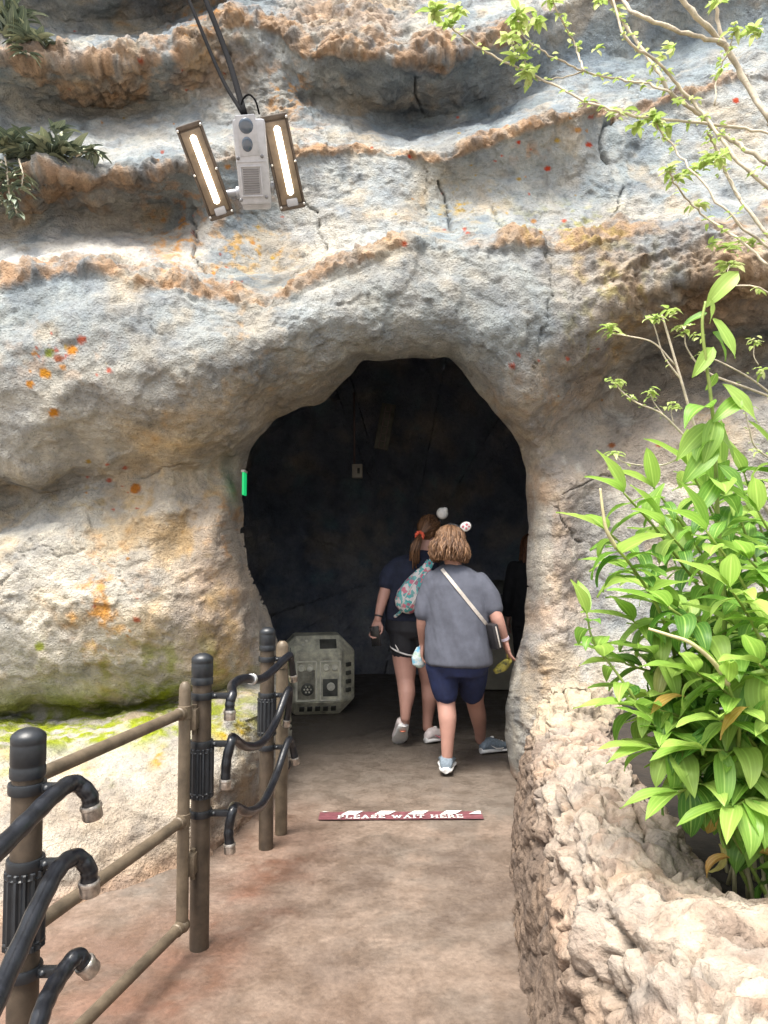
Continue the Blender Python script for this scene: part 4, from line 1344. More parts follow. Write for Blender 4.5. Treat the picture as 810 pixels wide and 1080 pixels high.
def hand(mb, wrist, d, side, curl=.5, size=.175):
    """palm, four fingers and thumb; d = direction of the hand, side = direction towards the thumb"""
    d = Vector(d).normalized(); side = (Vector(side) - d * Vector(side).dot(d)).normalized()
    nrm_ = d.cross(side).normalized()
    k = size / .175
    w0 = Vector(wrist)
    mb.rings([(w0 - d * .01, side * .024 * k, nrm_ * .019 * k), (w0 + d * .03 * k, side * .036 * k, nrm_ * .017 * k), (w0 + d * .07 * k, side * .041 * k, nrm_ * .015 * k), (w0 + d * .092 * k, side * .038 * k, nrm_ * .012 * k)], 14)
    for off, ln in ((.028, .066), (.0095, .076), (-.0095, .071), (-.028, .056)):
        p = w0 + d * .085 * k + side * off * k
        q = d.copy(); pts = [p - d * .02 * k, p]
        for j, f in enumerate((.45, .32, .23)):
            ang = curl * (.35 + .45 * j)
            q2 = (d * math.cos(ang) + nrm_ * math.sin(ang) + side * off * .6).normalized()
            p = p + q2 * ln * f * k
            pts.append(p)
        mb.tube(pts, [.0095 * k, .0092 * k, .0088 * k, .008 * k, .0066 * k], 8)
        mb.ball(pts[-1], .0064 * k, 8)
    p = w0 + d * .028 * k + side * .026 * k
    pts = [p, p + (side * .75 + d * .7).normalized() * .03 * k, p + (side * .75 + d * .7).normalized() * .03 * k + (side * .25 + d + nrm_ * curl * .5).normalized() * .034 * k,
           p + (side * .75 + d * .7).normalized() * .03 * k + (side * .1 + d + nrm_ * curl * .6).normalized() * .058 * k]
    mb.tube(pts, [.014 * k, .0115 * k, .010 * k, .0075 * k], 8)
    mb.ball(pts[-1], .0073 * k, 8)


def head(mb, c, fwd, up=(0, 0, 1), s=1.0):
    """skull, jaw, nose, lips, ears; fwd = where the face looks"""
    fwd = Vector(fwd).normalized(); up = Vector(up).normalized()
    rt = fwd.cross(up).normalized(); up = rt.cross(fwd).normalized()
    B = Matrix((rt, fwd, up)).transposed()
    P_ = lambda x, y, z: Vector(c) + B @ Vector((x, y, z)) * s
    mb.ball(P_(0, -.008, .028), (.074 * s, .094 * s, .088 * s), 20, B)
    mb.ball(P_(0, .026, -.045), (.057 * s, .062 * s, .066 * s), 16, B)
    mb.ball(P_(0, .068, -.088), (.020 * s, .018 * s, .016 * s), 10, B)        # chin
    mb.tube([P_(0, .082, .02), P_(0, .096, -.012), P_(0, .108, -.03)], [.008 * s, .011 * s, .014 * s], 8)
    mb.ball(P_(0, .106, -.031), .0135 * s, 8)
    for sx in (-1, 1):
        mb.ball(P_(sx * .010, .100, -.033), .009 * s, 8)
        mb.tube([P_(sx * .014, .084, .024), P_(sx * .034, .082, .030), P_(sx * .052, .068, .022)], .008 * s, 8)   # brow
        mb.ball(P_(sx * .076, -.010, -.004), (.010 * s, .020 * s, .031 * s), 10, B)      # ear
        mb.ball(P_(sx * .040, .066, -.028), (.020 * s, .018 * s, .018 * s), 8, B)
    mb.tube([P_(-.022, .082, -.061), P_(0, .092, -.059), P_(.022, .082, -.061)], [.004 * s, .007 * s, .004 * s], 8)
    mb.tube([P_(-.019, .082, -.069), P_(0, .091, -.070), P_(.019, .082, -.069)], [.004 * s, .007 * s, .004 * s], 8)
    return P_, B


M['eye'] = simple('eye_white', (.7, .68, .66), .2)
M['lips'] = simple('lip_skin', (.45, .16, .14), .5)


def face_parts(P_, B, root, s=1.0):
    for sx in (-1, 1):
        e = MB().ball(P_(sx * .031, .074, .006), (.013 * s, .010 * s, .010 * s), 12, B).build('eye', M['eye'], root)
        MB().ball(P_(sx * .031, .0825, .006), (.006 * s, .003 * s, .006 * s), 10, B).build('pupil', M['phone'], e)


def shoe(root, heel, d, name_mat, sole_mat, ln=.262, pitch=0.0, w=1.0, mark=None):
    """heel: point under the heel; d: horizontal pointing direction; pitch > 0 lifts the heel (pivot at the toe)"""
    d = Vector((d[0], d[1], 0)).normalized()
    rt = Vector((d.y, -d.x, 0)); up = Vector((0, 0, 1))
    c, s = math.cos(pitch), math.sin(pitch)
    dd = d * c - up * s; uu = up * c + d * s
    P_ = lambda x, y, z: Vector(heel) + rt * x + dd * y + uu * z
    sr = shoe_root = thing_part = None
    secs = [(-.004, .020, .030, .010), (.0, .027, .052, .060), (.03, .033, .055, .088), (.075, .034, .056, .092), (.115, .036, .050, .075), (.155, .042, .042, .056), (.20, .045, .034, .040), (.238, .036, .028, .028), (.258, .016, .022, .016)]
    k = ln / .262
    rr = []
    for y, hw, zc, hz in secs:
        rr.append((P_(0, y * k, .020 + hz * .46), rt * hw * w, uu * (hz * .52)))
    o = MB().rings(rr, 20).build('shoe', name_mat, root)
    rr = []
    for y, hw in ((-.008, .018), (.0, .030), (.04, .036), (.10, .036), (.16, .046), (.205, .047), (.245, .034), (.264, .012)):
        rr.append((P_(0, y * k, .013 + .006 * (y < .05)), rt * hw * w, uu * (.014 + .006 * (y < .05))))
    mb = MB().rings(rr, 20)
    mb.build('sole', sole_mat, o, sharp=50)
    mb = MB()
    for j in range(4):
        y = (.10 + .022 * j) * k
        zt = .062 + .020 * (1 - j / 3) + .012
        mb.tube([P_(-.022, y, zt - .012), P_(0, y, zt + .0), P_(.022, y, zt - .012)], .0042, 6)
    mb.ball(P_(0, .085 * k, .105), (.016, .006, .010), 8)
    mb.build('laces', M['cloth_white'], o)
    if mark is not None:
        for sd in (-1, 1):
            mb = MB().tube([P_(sd * .041 * w, .15 * k, .036), P_(sd * .042 * w, .125 * k, .030), P_(sd * .040 * w, .09 * k, .036), P_(sd * .037 * w, .05 * k, .060)], [.002, .0065, .005, .0012], 8)
            mb.build('side_mark', mark, o)
    return o, P_


def hair_strands(P_, root_fn, n, ln, rad, wave, mat, name, root, seed, drop=(0, 0, -1), spread=.02, flare=0.0):
    """strands start on the scalp and hang along the head"""
    r2 = random.Random(seed)
    mb = MB()
    for i in range(n):
        az = r2.uniform(0, 2 * math.pi)
        el = math.asin(r2.uniform(.05, 1))
        fr = math.cos(az)          # +: front
        if fr * math.cos(el) > .55 and el < .9: continue
        base = Vector((.080 * math.sin(az) * math.cos(el), .098 * math.cos(az) * math.cos(el) - .008, .028 + .096 * math.sin(el)))
        p = base.copy(); pts = [P_(*p)]
        L_ = ln * r2.uniform(.8, 1.1)
        target = .030 + .0
        ph = r2.uniform(0, 6.28); am = wave * r2.uniform(.5, 1.4)
        out = Vector((math.sin(az), math.cos(az), 0))
        steps = 9
        arc_top = math.pi / 2 - 0
        for k in range(1, steps + 1):
            t = k / steps
            e2 = el - t * 2.6
            if e2 > -.1:
                q = Vector((.086 * math.sin(az) * math.cos(e2), .104 * math.cos(az) * math.cos(e2) - .008, .028 + .100 * math.sin(e2)))
                pts.append(P_(*(q + out * am * .5 * math.sin(ph + 5 * t))))
                lastq = q
            else:
                dz_2 = L_ / steps * 1.5
                lastq = (lastq if k > 1 else base) + Vector((0, 0, -dz_2)) + out * (flare * (1 - t) + am * math.sin(ph + 7 * t)) * .5
                if lastq.z < -ln: break
                pts.append(P_(*(lastq + Vector((r2.gauss(0, spread) * .2, r2.gauss(0, spread) * .2, 0)))))
        if len(pts) < 3: continue
        m = len(pts)
        mb.tube(pts, [rad * (1 - .55 * (j / (m - 1)) ** 2) for j in range(m)], 5)
    return mb.build(name, mat, root)


def fold_fn(seed, amp, f=7.0, stretch=(1, 1, .6)):
    def fn(co):
        x, y, z = co[:, 0] * stretch[0] + seed, co[:, 1] * stretch[1], co[:, 2] * stretch[2]
        a_ = fbm(x + .5 * z, y, z * .6 + .4 * x, f * .8, 3, .5, ridged=True)
        return amp * (.5 * fbm(x, y, z, f, 3) + .6 * fbm(x, y, z, f * .4, 2) + .55 * (a_ - .4))
    return fn


def torso(mb, secs, rtv, fwv, n=28):
    mb.rings([(c, rtv * a, fwv * b_) for c, a, b_ in secs], n)


# ---- woman in the grey T-shirt
def make_grey_woman():
    Yc = 4.98
    fo = at(478, 815, 5.0)
    root = thing('person', 'woman in grey T-shirt and navy shorts walking into the cave with a crossbody strap', 'person', (fo.x, 5.0, 0))
    yaw = R(-10)
    rtv = Vector((math.cos(yaw), math.sin(yaw), 0)); fwv = Vector((-math.sin(yaw), math.cos(yaw), 0))
    q = .0064
    J = lambda x, y, Y=Yc: at(x, y, Y)
    hc = J(475, 574, 4.98)
    Lsh, Rsh = J(453, 609, 5.0), J(510, 609, 4.94)
    Lel, Rel = J(446, 651, 4.98), J(524, 652, 4.90)
    Lwr, Rwr = J(446, 678, 5.08), J(532.5, 675, 4.93)
    b_ = MB()
    P_, B = head(b_, hc, fwv + Vector((.25, 0, -.12)), (.05, .05, 1), 1.0)
    limb(b_, [(J(477, 583, 4.98), .055), (J(478, 601, 4.98), .06)])
    torso(b_, [(J(480, 602), .09, .07), (J(481, 613), .14, .08), (J(481, 640), .20, .12), (J(482, 670), .205, .13), (J(483, 696), .17, .11), (J(484, 706), .12, .09)], rtv, fwv)
    limb(b_, [(Lsh + Vector((.02, 0, -.03)), .04), (Lel, .043), (Lwr, .028)]); limb(b_, [(Rsh + Vector((-.02, 0, -.03)), .04), (Rel, .045), (Rwr, .028)])
    hand(b_, Lwr, (-.05, .1, -1), (.1, 1, 0), .9)
    hand(b_, Rwr, (.28, .05, -1), (-.2, 1, 0), .6)
    Lk, La = J(470.5, 742, 5.0), J(471.5, 798, 4.96)
    Rk, Ra = J(501, 740, 5.22), J(506.5, 780, 5.46)
    limb(b_, [(J(467, 706, 5.0), .085), (J(469, 724, 5.0), .08), (Lk, .062), (J(472, 758, 4.97), .061), (J(472, 778, 4.96), .046), (La, .037)])
    limb(b_, [(J(497, 706, 5.02), .085), (J(499, 724, 5.12), .08), (Rk, .062), (J(504, 754, 5.30), .060), (J(506, 768, 5.39), .046), (Ra, .037)])
    # feet inside the shoes
    limb(b_, [(La, .036), (La + Vector((.01, .10, -.06)), .03)]); limb(b_, [(Ra, .036), (Ra + Vector((.08, .05, -.05)), .03)])
    organic(b_, 'body', M['skin'], root, .0065, 5)
    face_parts(P_, B, root)
    # shirt
    m = MB()
    torso(m, [(J(477.5, 596), .055, .055), (J(478.5, 600), .11, .085), (J(480.5, 605), .155, .11), (J(481, 617), .200, .135), (J(481.5, 640), .212, .15), (J(482, 664), .220, .16), (J(483, 684), .230, .165), (J(483.5, 700), .228, .162)], rtv, fwv)
    limb(m, [(Lsh + Vector((.03, 0, -.03)), .064), (J(450, 630, 4.99), .064), (J(446.5, 646, 4.98), .062)])
    limb(m, [(Rsh + Vector((-.03, 0, -.03)), .064), (J(515, 628, 4.93), .064), (J(519.5, 642, 4.92), .060)])
    shirt = organic(m, 'shirt', M['greytee'], root, .009, 6, fold_fn(1.3, .026, 5, (1.2, 1, .7)))
    # shorts
    m = MB()
    torso(m, [(J(483, 690), .205, .145), (J(484, 702), .21, .15), (J(484, 712), .17, .125)], rtv, fwv)
    limb(m, [(J(467, 702, 5.0), .116), (J(469, 720, 5.0), .098), (J(470.5, 730, 5.0), .088)])
    limb(m, [(J(498, 702, 5.02), .112), (J(498, 718, 5.1), .100), (J(498, 729, 5.15), .090)])
    organic(m, 'shorts', M['navyshort'], root, .009, 4, fold_fn(4.1, .014, 8, (1, 1, .4)))
    # hair
    sh = MB().ball(P_(0, -.012, .030), (.088, .106, .098), 24, B).ball(P_(0, -.045, -.035), (.085, .062, .075), 20, B)
    hr = sh.build('hair', M['hair_blond'], root)
    hair_strands(P_, None, 850, .125, .0075, .022, M['hair_blond'], 'hair_locks', hr, 5, flare=.016)
    # headband ear seen above her head
    e = P_(.075, -.02, .125)
    hb = MB()
    hb.tube([P_(math.sin(a) * .092, -.0, .028 + math.cos(a) * .108) for a in np.linspace(-1.3, 1.3, 15)], .006, 8)
    hbo = hb.build('headband', M['leather'], root)
    ec = at(491, 555.5, 5.0)
    er = Matrix.Rotation(R(-25), 3, 'Y')
    MB().ball(ec, (.040, .012, .032), 18, er).build('round_ear', M['cloth_white'], hbo)
    m = MB()
    for dx, dz in ((-.016, .008), (.012, .010), (-.002, -.012)):
        m.ball(ec + er @ Vector((dx, -.011, dz)), (.0085, .004, .0085), 8)
    m.ball(ec + er @ Vector((.02, -.010, -.008)), (.008, .004, .006), 8)
    m.build('ear_pattern', M['pink'], hbo)
    MB().ball(ec + Vector((0, .004, 0)), (.045, .010, .037), 18, er).build('ear_rim', M['leather'], hbo)
    from mathutils.bvhtree import BVHTree
    tree_ = BVHTree.FromPolygons([v.co[:] for v in shirt.data.vertices], [p.vertices[:] for p in shirt.data.polygons])
    # crossbody strap, over the left shoulder to the right hip
    pts = []
    for t_ in np.linspace(0, 1, 14):
        x = 466 + (516 - 466) * t_; y = 600 + (662 - 600) * t_
        d_ = (at(x, y, Yc) - CAM).normalized()
        hit = tree_.ray_cast(CAM, d_)[0]
        pts.append((hit if hit is not None else at(x, y, Yc)) - d_ * .010)
    mb_ = MB()
    vs_, fs = [], []
    for i, p in enumerate(pts):
        d_ = (pts[min(i + 1, 13)] - pts[max(i - 1, 0)]).normalized()
        w_ = d_.cross(Vector((0, -1, 0))).normalized() * .011
        vs_ += [p - w_, p + w_, p + w_ + Vector((0, .006, 0)), p - w_ + Vector((0, .006, 0))]
        if i:
            a0 = (i - 1) * 4; a1 = i * 4
            for k in range(4): fs.append((a0 + k, a0 + (k + 1) % 4, a1 + (k + 1) % 4, a1 + k))
    mb_.add(vs_, fs)
    bag = thing('crossbody_bag', 'slim dark crossbody pouch on a cream strap across the grey T-shirt', 'bag', at(519, 672, 4.82))
    mb_.build('strap', M['strap'], bag, smooth=False)
    bc = at(521, 671, 4.86)
    rot_b = Matrix.Rotation(R(22), 3, 'Z') @ Matrix.Rotation(R(-14), 3, 'Y')
    MB().box(bc, (.05, .10, .17), rot_b, .016).build('pouch', M['leather'], bag, sharp=40)
    MB().box(bc + rot_b @ Vector((0, -.051, .0)), (.008, .006, .14), rot_b, .002).build('zip', M['strap'], bag, sharp=40)
    # wristband
    d_ = (Rwr - Rel).normalized()
    MB().lathe(Rwr - d_ * .02, [(.029, 0), (.033, .001), (.033, .018), (.029, .019)], 18, d_).build('wristband', M['band'], root, sharp=40)
    # shoes
    shoe(root, at(470.5, 815.5, 4.91) * 1 + Vector((0, 0, 0)), (.12, 1), M['shoe_grey'], M['sole'], .27, w=1.35)
    hR = at(503, 0, 5.43); hR.z = .008
    shoe(root, hR, (.86, .42), M['shoe_grey'], M['sole'], .28, w=1.2, mark=M['cloth_white'])
    return root


make_grey_woman()


# ---- woman in navy with sling bag and phone
def make_navy_woman():
    Yc = 5.7
    root = thing('person', 'ponytailed woman in navy top and black shorts carrying a phone in her left hand', 'person', (at(438, 780, Yc).x, Yc, 0))
    yaw = R(-14)
    rtv = Vector((math.cos(yaw), math.sin(yaw), 0)); fwv = Vector((-math.sin(yaw), math.cos(yaw), 0))
    J = lambda x, y, Y=Yc: at(x, y, Y)
    hc = J(453, 561, 5.74)
    Lsh, Rsh = J(417, 594, 5.70), J(456, 594, 5.66)
    Lel, Lwr = J(404.5, 629, 5.66), J(398.5, 653, 5.62)
    Rel, Rwr = J(461, 628, 5.85), J(452, 640, 6.05)
    b_ = MB()
    P_, B = head(b_, hc, fwv + Vector((.35, 0, -.15)), (.12, .05, 1), 1.02)
    limb(b_, [(J(450, 570, 5.72), .054), (J(446, 586, 5.7), .06)])
    torso(b_, [(J(441, 586), .08, .07), (J(437, 595), .13, .08), (J(435, 615), .17, .11), (J(433, 640), .165, .12), (J(433, 656), .15, .10), (J(434, 668), .12, .09)], rtv, fwv)
    limb(b_, [(Lsh + Vector((.02, 0, -.03)), .04), (J(410, 612, 5.68), .046), (Lel, .044), (J(401, 642, 5.64), .036), (Lwr, .027)])
    limb(b_, [(Rsh + Vector((-.02, 0, -.03)), .04), (Rel, .043), (Rwr, .028)])
    hand(b_, Lwr, (-.22, .0, -1), (1, -.35, 0), 1.0, .18)
    hand(b_, Rwr, (-.4, .8, -.2), (0, 0, 1), .6)
    La = J(427.5, 757, 5.56); Ra = J(450.5, 767, 5.78)
    limb(b_, [(J(426, 668, 5.7), .105), (J(427, 695, 5.7), .095), (J(428, 719, 5.66), .068), (J(429, 732, 5.60), .065), (J(428, 746, 5.57), .046), (La, .037)])
    limb(b_, [(J(447, 668, 5.7), .105), (J(451, 695, 5.74), .095), (J(452.5, 720, 5.78), .066), (J(453, 736, 5.77), .062), (J(451.5, 753, 5.78), .044), (Ra, .037)])
    limb(b_, [(La, .036), (La + Vector((0, .10, -.09)), .03)]); limb(b_, [(Ra, .036), (Ra + Vector((.06, .08, -.05)), .03)])
    organic(b_, 'body', M['skin'], root, .0065, 5)
    face_parts(P_, B, root)
    m = MB()
    torso(m, [(J(446, 580), .055, .055), (J(443, 584), .10, .08), (J(438, 590), .175, .11), (J(436, 604), .192, .13), (J(434.5, 625), .188, .14), (J(433, 645), .192, .145), (J(433, 654), .195, .145)], rtv, fwv)
    limb(m, [(Lsh + Vector((.025, 0, -.02)), .070), (J(411, 607, 5.69), .068), (J(408.5, 615, 5.68), .065)])
    limb(m, [(Rsh + Vector((-.025, 0, -.02)), .070), (J(458, 610, 5.74), .068)])
    organic(m, 'top', M['navytee'], root, .009, 5, fold_fn(2.2, .014, 6))
    m = MB()
    torso(m, [(J(433, 650), .19, .14), (J(433, 664), .20, .148), (J(434, 672), .165, .12)], rtv, fwv)
    limb(m, [(J(426, 666, 5.7), .118), (J(426.5, 680, 5.7), .112), (J(427, 685, 5.7), .108)])
    limb(m, [(J(447, 666, 5.7), .118), (J(450, 682, 5.73), .108)])
    so = organic(m, 'shorts', M['blackshort'], root, .009, 4, fold_fn(5.1, .007, 8, (1, 1, .5)))
    # pale piping round the left hem and up the side
    c0 = J(427, 687, 5.7)
    MB().tube([c0 + Vector((  .110 * math.cos(a), .110 * math.sin(a), .012 - .035 * math.sin(a + 2.1))) for a in np.linspace(0, 2 * math.pi, 33)], .0065, 6).build('hem_piping', M['cloth_white'], so)
    MB().tube([J(418.3, 655, 5.66), J(416.6, 670, 5.64), J(417.2, 680, 5.62), J(421, 688, 5.595)], .0055, 6).build('side_piping', M['cloth_white'], so)
    # hair pulled back
    hs_ = MB().ball(P_(0, -.012, .032), (.081, .102, .094), 24, B).ball(P_(0, -.055, -.01), (.070, .05, .065), 16, B).build('hair', M['hair_brown'], root)
    tie = J(442.5, 565, 5.60)
    r2 = random.Random(9)
    mb = MB()
    for i in range(150):       # hair drawn over the skull to the tie
        az = r2.uniform(-1, 1) * 2.3; el = math.asin(r2.uniform(-.1, 1))
        p0 = Vector((.084 * math.sin(az) * math.cos(el), .106 * -math.cos(az) * math.cos(el) - .01, .032 + .098 * math.sin(el)))
        a0 = P_(*p0); mid = a0.lerp(tie, .5); off = (mid - P_(0, -.012, .03)); off = off.normalized() * max(off.length, .094)
        mb.tube(smooth_path([a0, P_(0, -.012, .03) + off, tie], 4), [.010] * 8 + [.006], 5)
    for i in range(70):        # tail
        a = r2.uniform(0, 6.28); rr = .028 * math.sqrt(r2.random())
        o1 = Vector((rr * math.cos(a), rr * math.sin(a), 0))
        tip = J(437.5 + r2.gauss(0, 2.2), 590 + r2.gauss(0, 4), 5.55)
        mb.tube(smooth_path([tie, tie + Vector((-.012, -.045, -.035)) + o1, J(438, 580, 5.54) + o1 * 1.3, tip + o1 * .6], 4), list(np.linspace(.010, .005, 13)), 5)
    mb.build('ponytail', M['hair_brown'], hs_)
    mb = MB()
    for k in range(9):
        a = k * 2 * math.pi / 9
        mb.ball(tie + Vector((.026 * math.cos(a), -.008 + .010 * math.sin(a * 2), .026 * math.sin(a))), .014, 8)
    mb.build('scrunchie', M['coral'], root)
    # headband with a white puff
    hb = MB().tube([P_(math.sin(a) * .088, .02, .03 + math.cos(a) * .106) for a in np.linspace(-1.3, 1.3, 15)], .006, 8).build('headband', M['leather'], root)
    pc = J(466.5, 541.5, 5.72)
    m = MB().ball(pc, (.046, .04, .046), 16).ball(pc + Vector((.018, -.01, .022)), .026, 10)
    m.build('white_puff', M['cloth_white'], hb)
    MB().tube([pc + Vector((.02, 0, .04)), pc + Vector((.032, 0, .066)), pc + Vector((.044, 0, .060))], .004, 6).build('puff_stem', M['leather'], hb)
    # bracelet
    d_ = (Lwr - Lel).normalized()
    MB().lathe(Lwr - d_ * .03, [(.029, 0), (.033, .001), (.033, .012), (.029, .013)], 18, d_).build('bracelet', M['leather'], root, sharp=40)
    # shoes
    hL = at(425, 0, 5.55); hL.z = .165
    o, Q = shoe(root, hL, (-.18, 1), M['shoe_white'], M['sole'], .27, w=1.3, pitch=R(42))
    MB().ball(Q(0, .05, -.002), (.024, .030, .006), 12).build('sole_pad', M['peach'], o)
    hR = at(447.5, 0, 5.72); hR.z = .008
    shoe(root, hR, (.78, .55), M['shoe_white'], M['sole'], .27, w=1.2, mark=M['pink'])
    # phone in the hand
    ph = thing('mobile_phone', 'black mobile phone held in the navy woman\'s hanging left hand', 'phone', J(395.5, 671, 5.57))
    pr = Matrix.Rotation(R(-8), 3, 'Y') @ Matrix.Rotation(R(-20), 3, 'Z')
    MB().box(J(395.8, 671, 5.585), (.074, .011, .150), pr, .005).build('case', M['phone'], ph, sharp=40)
    MB().box(J(395.8, 671, 5.585) + pr @ Vector((-.018, -.007, .055)), (.022, .004, .026), pr, .002).build('camera_bump', M['leather'], ph, sharp=40)
    # sling bag across the back
    sb_ = thing('sling_bag', 'teal and pink patterned sling bag worn across the navy woman\'s back', 'bag', J(431, 626, 5.5))
    a, e = J(454, 592, 5.52), J(424, 645, 5.52)
    ax_ = (e - a).normalized()
    wv = ax_.cross(Vector((0, 1, 0))).normalized()
    secs = []
    for t_, hw, th in ((0, .030, .012), (.12, .036, .02), (.3, .066, .05), (.5, .092, .075), (.72, .105, .085), (.88, .092, .075), (.97, .06, .05), (1.0, .03, .03)):
        secs.append((a.lerp(e, t_), wv * hw, Vector((0, 1, 0)) * th))
    MB().rings(secs, 26).build('pouch', M['sling'], sb_)
    mb = MB()
    for k, f_ in enumerate((-.35, .3)):
        pts = [a.lerp(e, t_) + wv * np.interp(t_, [.15, .5, .75, .93], [.03, .09, .1, .06]) * f_ * 1.1 - Vector((0, np.interp(t_, [.15, .3, .5, .72, .93], [.022, .046, .072, .082, .062]), 0)) for t_ in np.linspace(.2, .92, 10)]
        mb2 = MB().tube(pts, .005, 6); mb2.build('zip_line', M['cloth_white'], sb_)
    MB().tube(smooth_path([a + ax_ * .02, a - ax_ * .06 + Vector((0, .0, 0)), J(458, 584, 5.62), J(456, 584, 5.76)], 5), [.017] * 16, 8).build('shoulder_strap', M['sling'], sb_)
    MB().tube(smooth_path([e - ax_ * .03, J(417, 650, 5.60), J(414.5, 645, 5.72), J(418, 636, 5.84)], 5), .013, 8).build('lower_strap', M['sling'], sb_)
    return root


make_navy_woman()

# cloth held at the grey woman's left hand, and the bag beyond her right hand
tp = at(442, 694, 5.12)
tdo = thing('cloth_pouch', 'small blue tie-dye cloth pouch dangling beside the grey T-shirt', 'pouch', tp)
secs = [(tp + Vector((.0, 0, .075)), Vector((.012, 0, 0)), Vector((0, .012, 0))), (tp + Vector((0, 0, .05)), Vector((.030, 0, 0)), Vector((0, .022, 0))), (tp + Vector((-.004, 0, 0)), Vector((.048, 0, 0)), Vector((0, .034, 0))), (tp + Vector((-.002, 0, -.045)), Vector((.044, 0, 0)), Vector((0, .03, 0))), (tp + Vector((.004, 0, -.065)), Vector((.02, 0, 0)), Vector((0, .016, 0)))]
mb = MB().rings(secs, 18)
organic(mb, 'sack', M['tiedye'], tdo, .005, 2, fold_fn(8, .006, 22))
MB().tube([tp + Vector((0, 0, .07)), tp + Vector((.012, 0, .10)), tp + Vector((.02, -.01, .135))], .005, 6).build('cord', M['cloth_white'], tdo)
yb = at(531, 703, 5.05)
ybo = thing('yellow_bag', 'limp yellow and black cloth bag hanging below the grey woman\'s right hand', 'bag', yb)
mb = MB().rings([(yb + Vector((.035, 0, .055)), Vector((.02, 0, 0)), Vector((0, .012, 0))), (yb + Vector((.01, 0, .025)), Vector((.05, 0, .01)), Vector((0, .03, 0))), (yb + Vector((-.015, 0, -.01)), Vector((.06, 0, .012)), Vector((0, .03, 0))), (yb + Vector((-.02, 0, -.04)), Vector((.035, 0, .01)), Vector((0, .02, 0)))], 18)
organic(mb, 'sack', M['yellow'], ybo, .005, 2, fold_fn(3, .009, 18))
MB().tube([yb + Vector((.04, 0, .05)), at(535, 693, 4.97), at(535, 688, 4.95)], .006, 6).build('handle', M['yellow'], ybo)


# ---- third visitor, mostly hidden behind the right jamb
def make_far_person():
    X, Y = 1.45, 7.3
    root = thing('person', 'long haired person in dark clothes, nearly hidden by the right cave edge', 'person', (X, Y, 0))
    V_ = lambda x, y, z: Vector((X + x, Y + y, z))
    b_ = MB()
    P_, B = head(b_, V_(0, .02, 1.50), (.2, 1, 0), (0, 0, 1), 1.0)
    limb(b_, [(V_(0, 0, 1.44), .053), (V_(0, 0, 1.32), .06)])
    ex, ey = Vector((1, 0, 0)), Vector((0, 1, 0))
    torso(b_, [(V_(0, 0, 1.36), .08, .06), (V_(0, 0, 1.31), .17, .09), (V_(0, 0, 1.1), .16, .10), (V_(0, 0, .92), .15, .10), (V_(0, 0, .8), .18, .12), (V_(0, 0, .72), .16, .11)], ex, ey)
    for s_2 in (-1, 1):
        limb(b_, [(V_(s_2 * .19, 0, 1.3), .05), (V_(s_2 * .23, -.02, 1.02), .04), (V_(s_2 * .22, .06, .80), .028)])
        hand(b_, V_(s_2 * .22, .06, .80), (0, .15, -1), (-s_2 * .3, 1, 0), .6)
        limb(b_, [(V_(s_2 * .09, 0, .76), .09), (V_(s_2 * .1, .02 * s_2, .44), .06), (V_(s_2 * .1, 0, .3), .056), (V_(s_2 * .1, -.04 * s_2, .08), .036), (V_(s_2 * .1, .06, .04), .03)])
    organic(b_, 'body', M['skin'], root, .008, 4)
    face_parts(P_, B, root)
    m = MB()
    torso(m, [(V_(0, 0, 1.40), .06, .06), (V_(0, 0, 1.34), .17, .10), (V_(0, 0, 1.2), .19, .13), (V_(0, 0, .9), .18, .135), (V_(0, 0, .72), .20, .15)], ex, ey)
    for s_2 in (-1, 1):
        limb(m, [(V_(s_2 * .17, 0, 1.3), .07), (V_(s_2 * .23, -.02, 1.02), .058), (V_(s_2 * .225, .04, .86), .048)])
    organic(m, 'top', M['darktop'], root, .01, 5, fold_fn(7, .008))
    m = MB()
    torso(m, [(V_(0, 0, .82), .18, .13), (V_(0, 0, .70), .19, .14)], ex, ey)
    for s_2 in (-1, 1):
        limb(m, [(V_(s_2 * .09, 0, .76), .11), (V_(s_2 * .1, .02 * s_2, .44), .078), (V_(s_2 * .1, -.03 * s_2, .10), .062)])
    organic(m, 'trousers', M['darktop'], root, .01, 4)
    hr = MB().ball(P_(0, -.012, .030), (.088, .106, .098), 24, B).ball(P_(0, -.05, -.06), (.08, .055, .10), 20, B).build('hair', M['hair_red'], root)
    hair_strands(P_, None, 380, .30, .012, .010, M['hair_red'], 'hair_locks', hr, 3, flare=.006)
    for s_2 in (-1, 1):
        shoe(root, V_(s_2 * .1, -.05 - .03 * s_2, .008), (.05, 1), M['shoe_grey'], M['sole'], .25)


make_far_person()
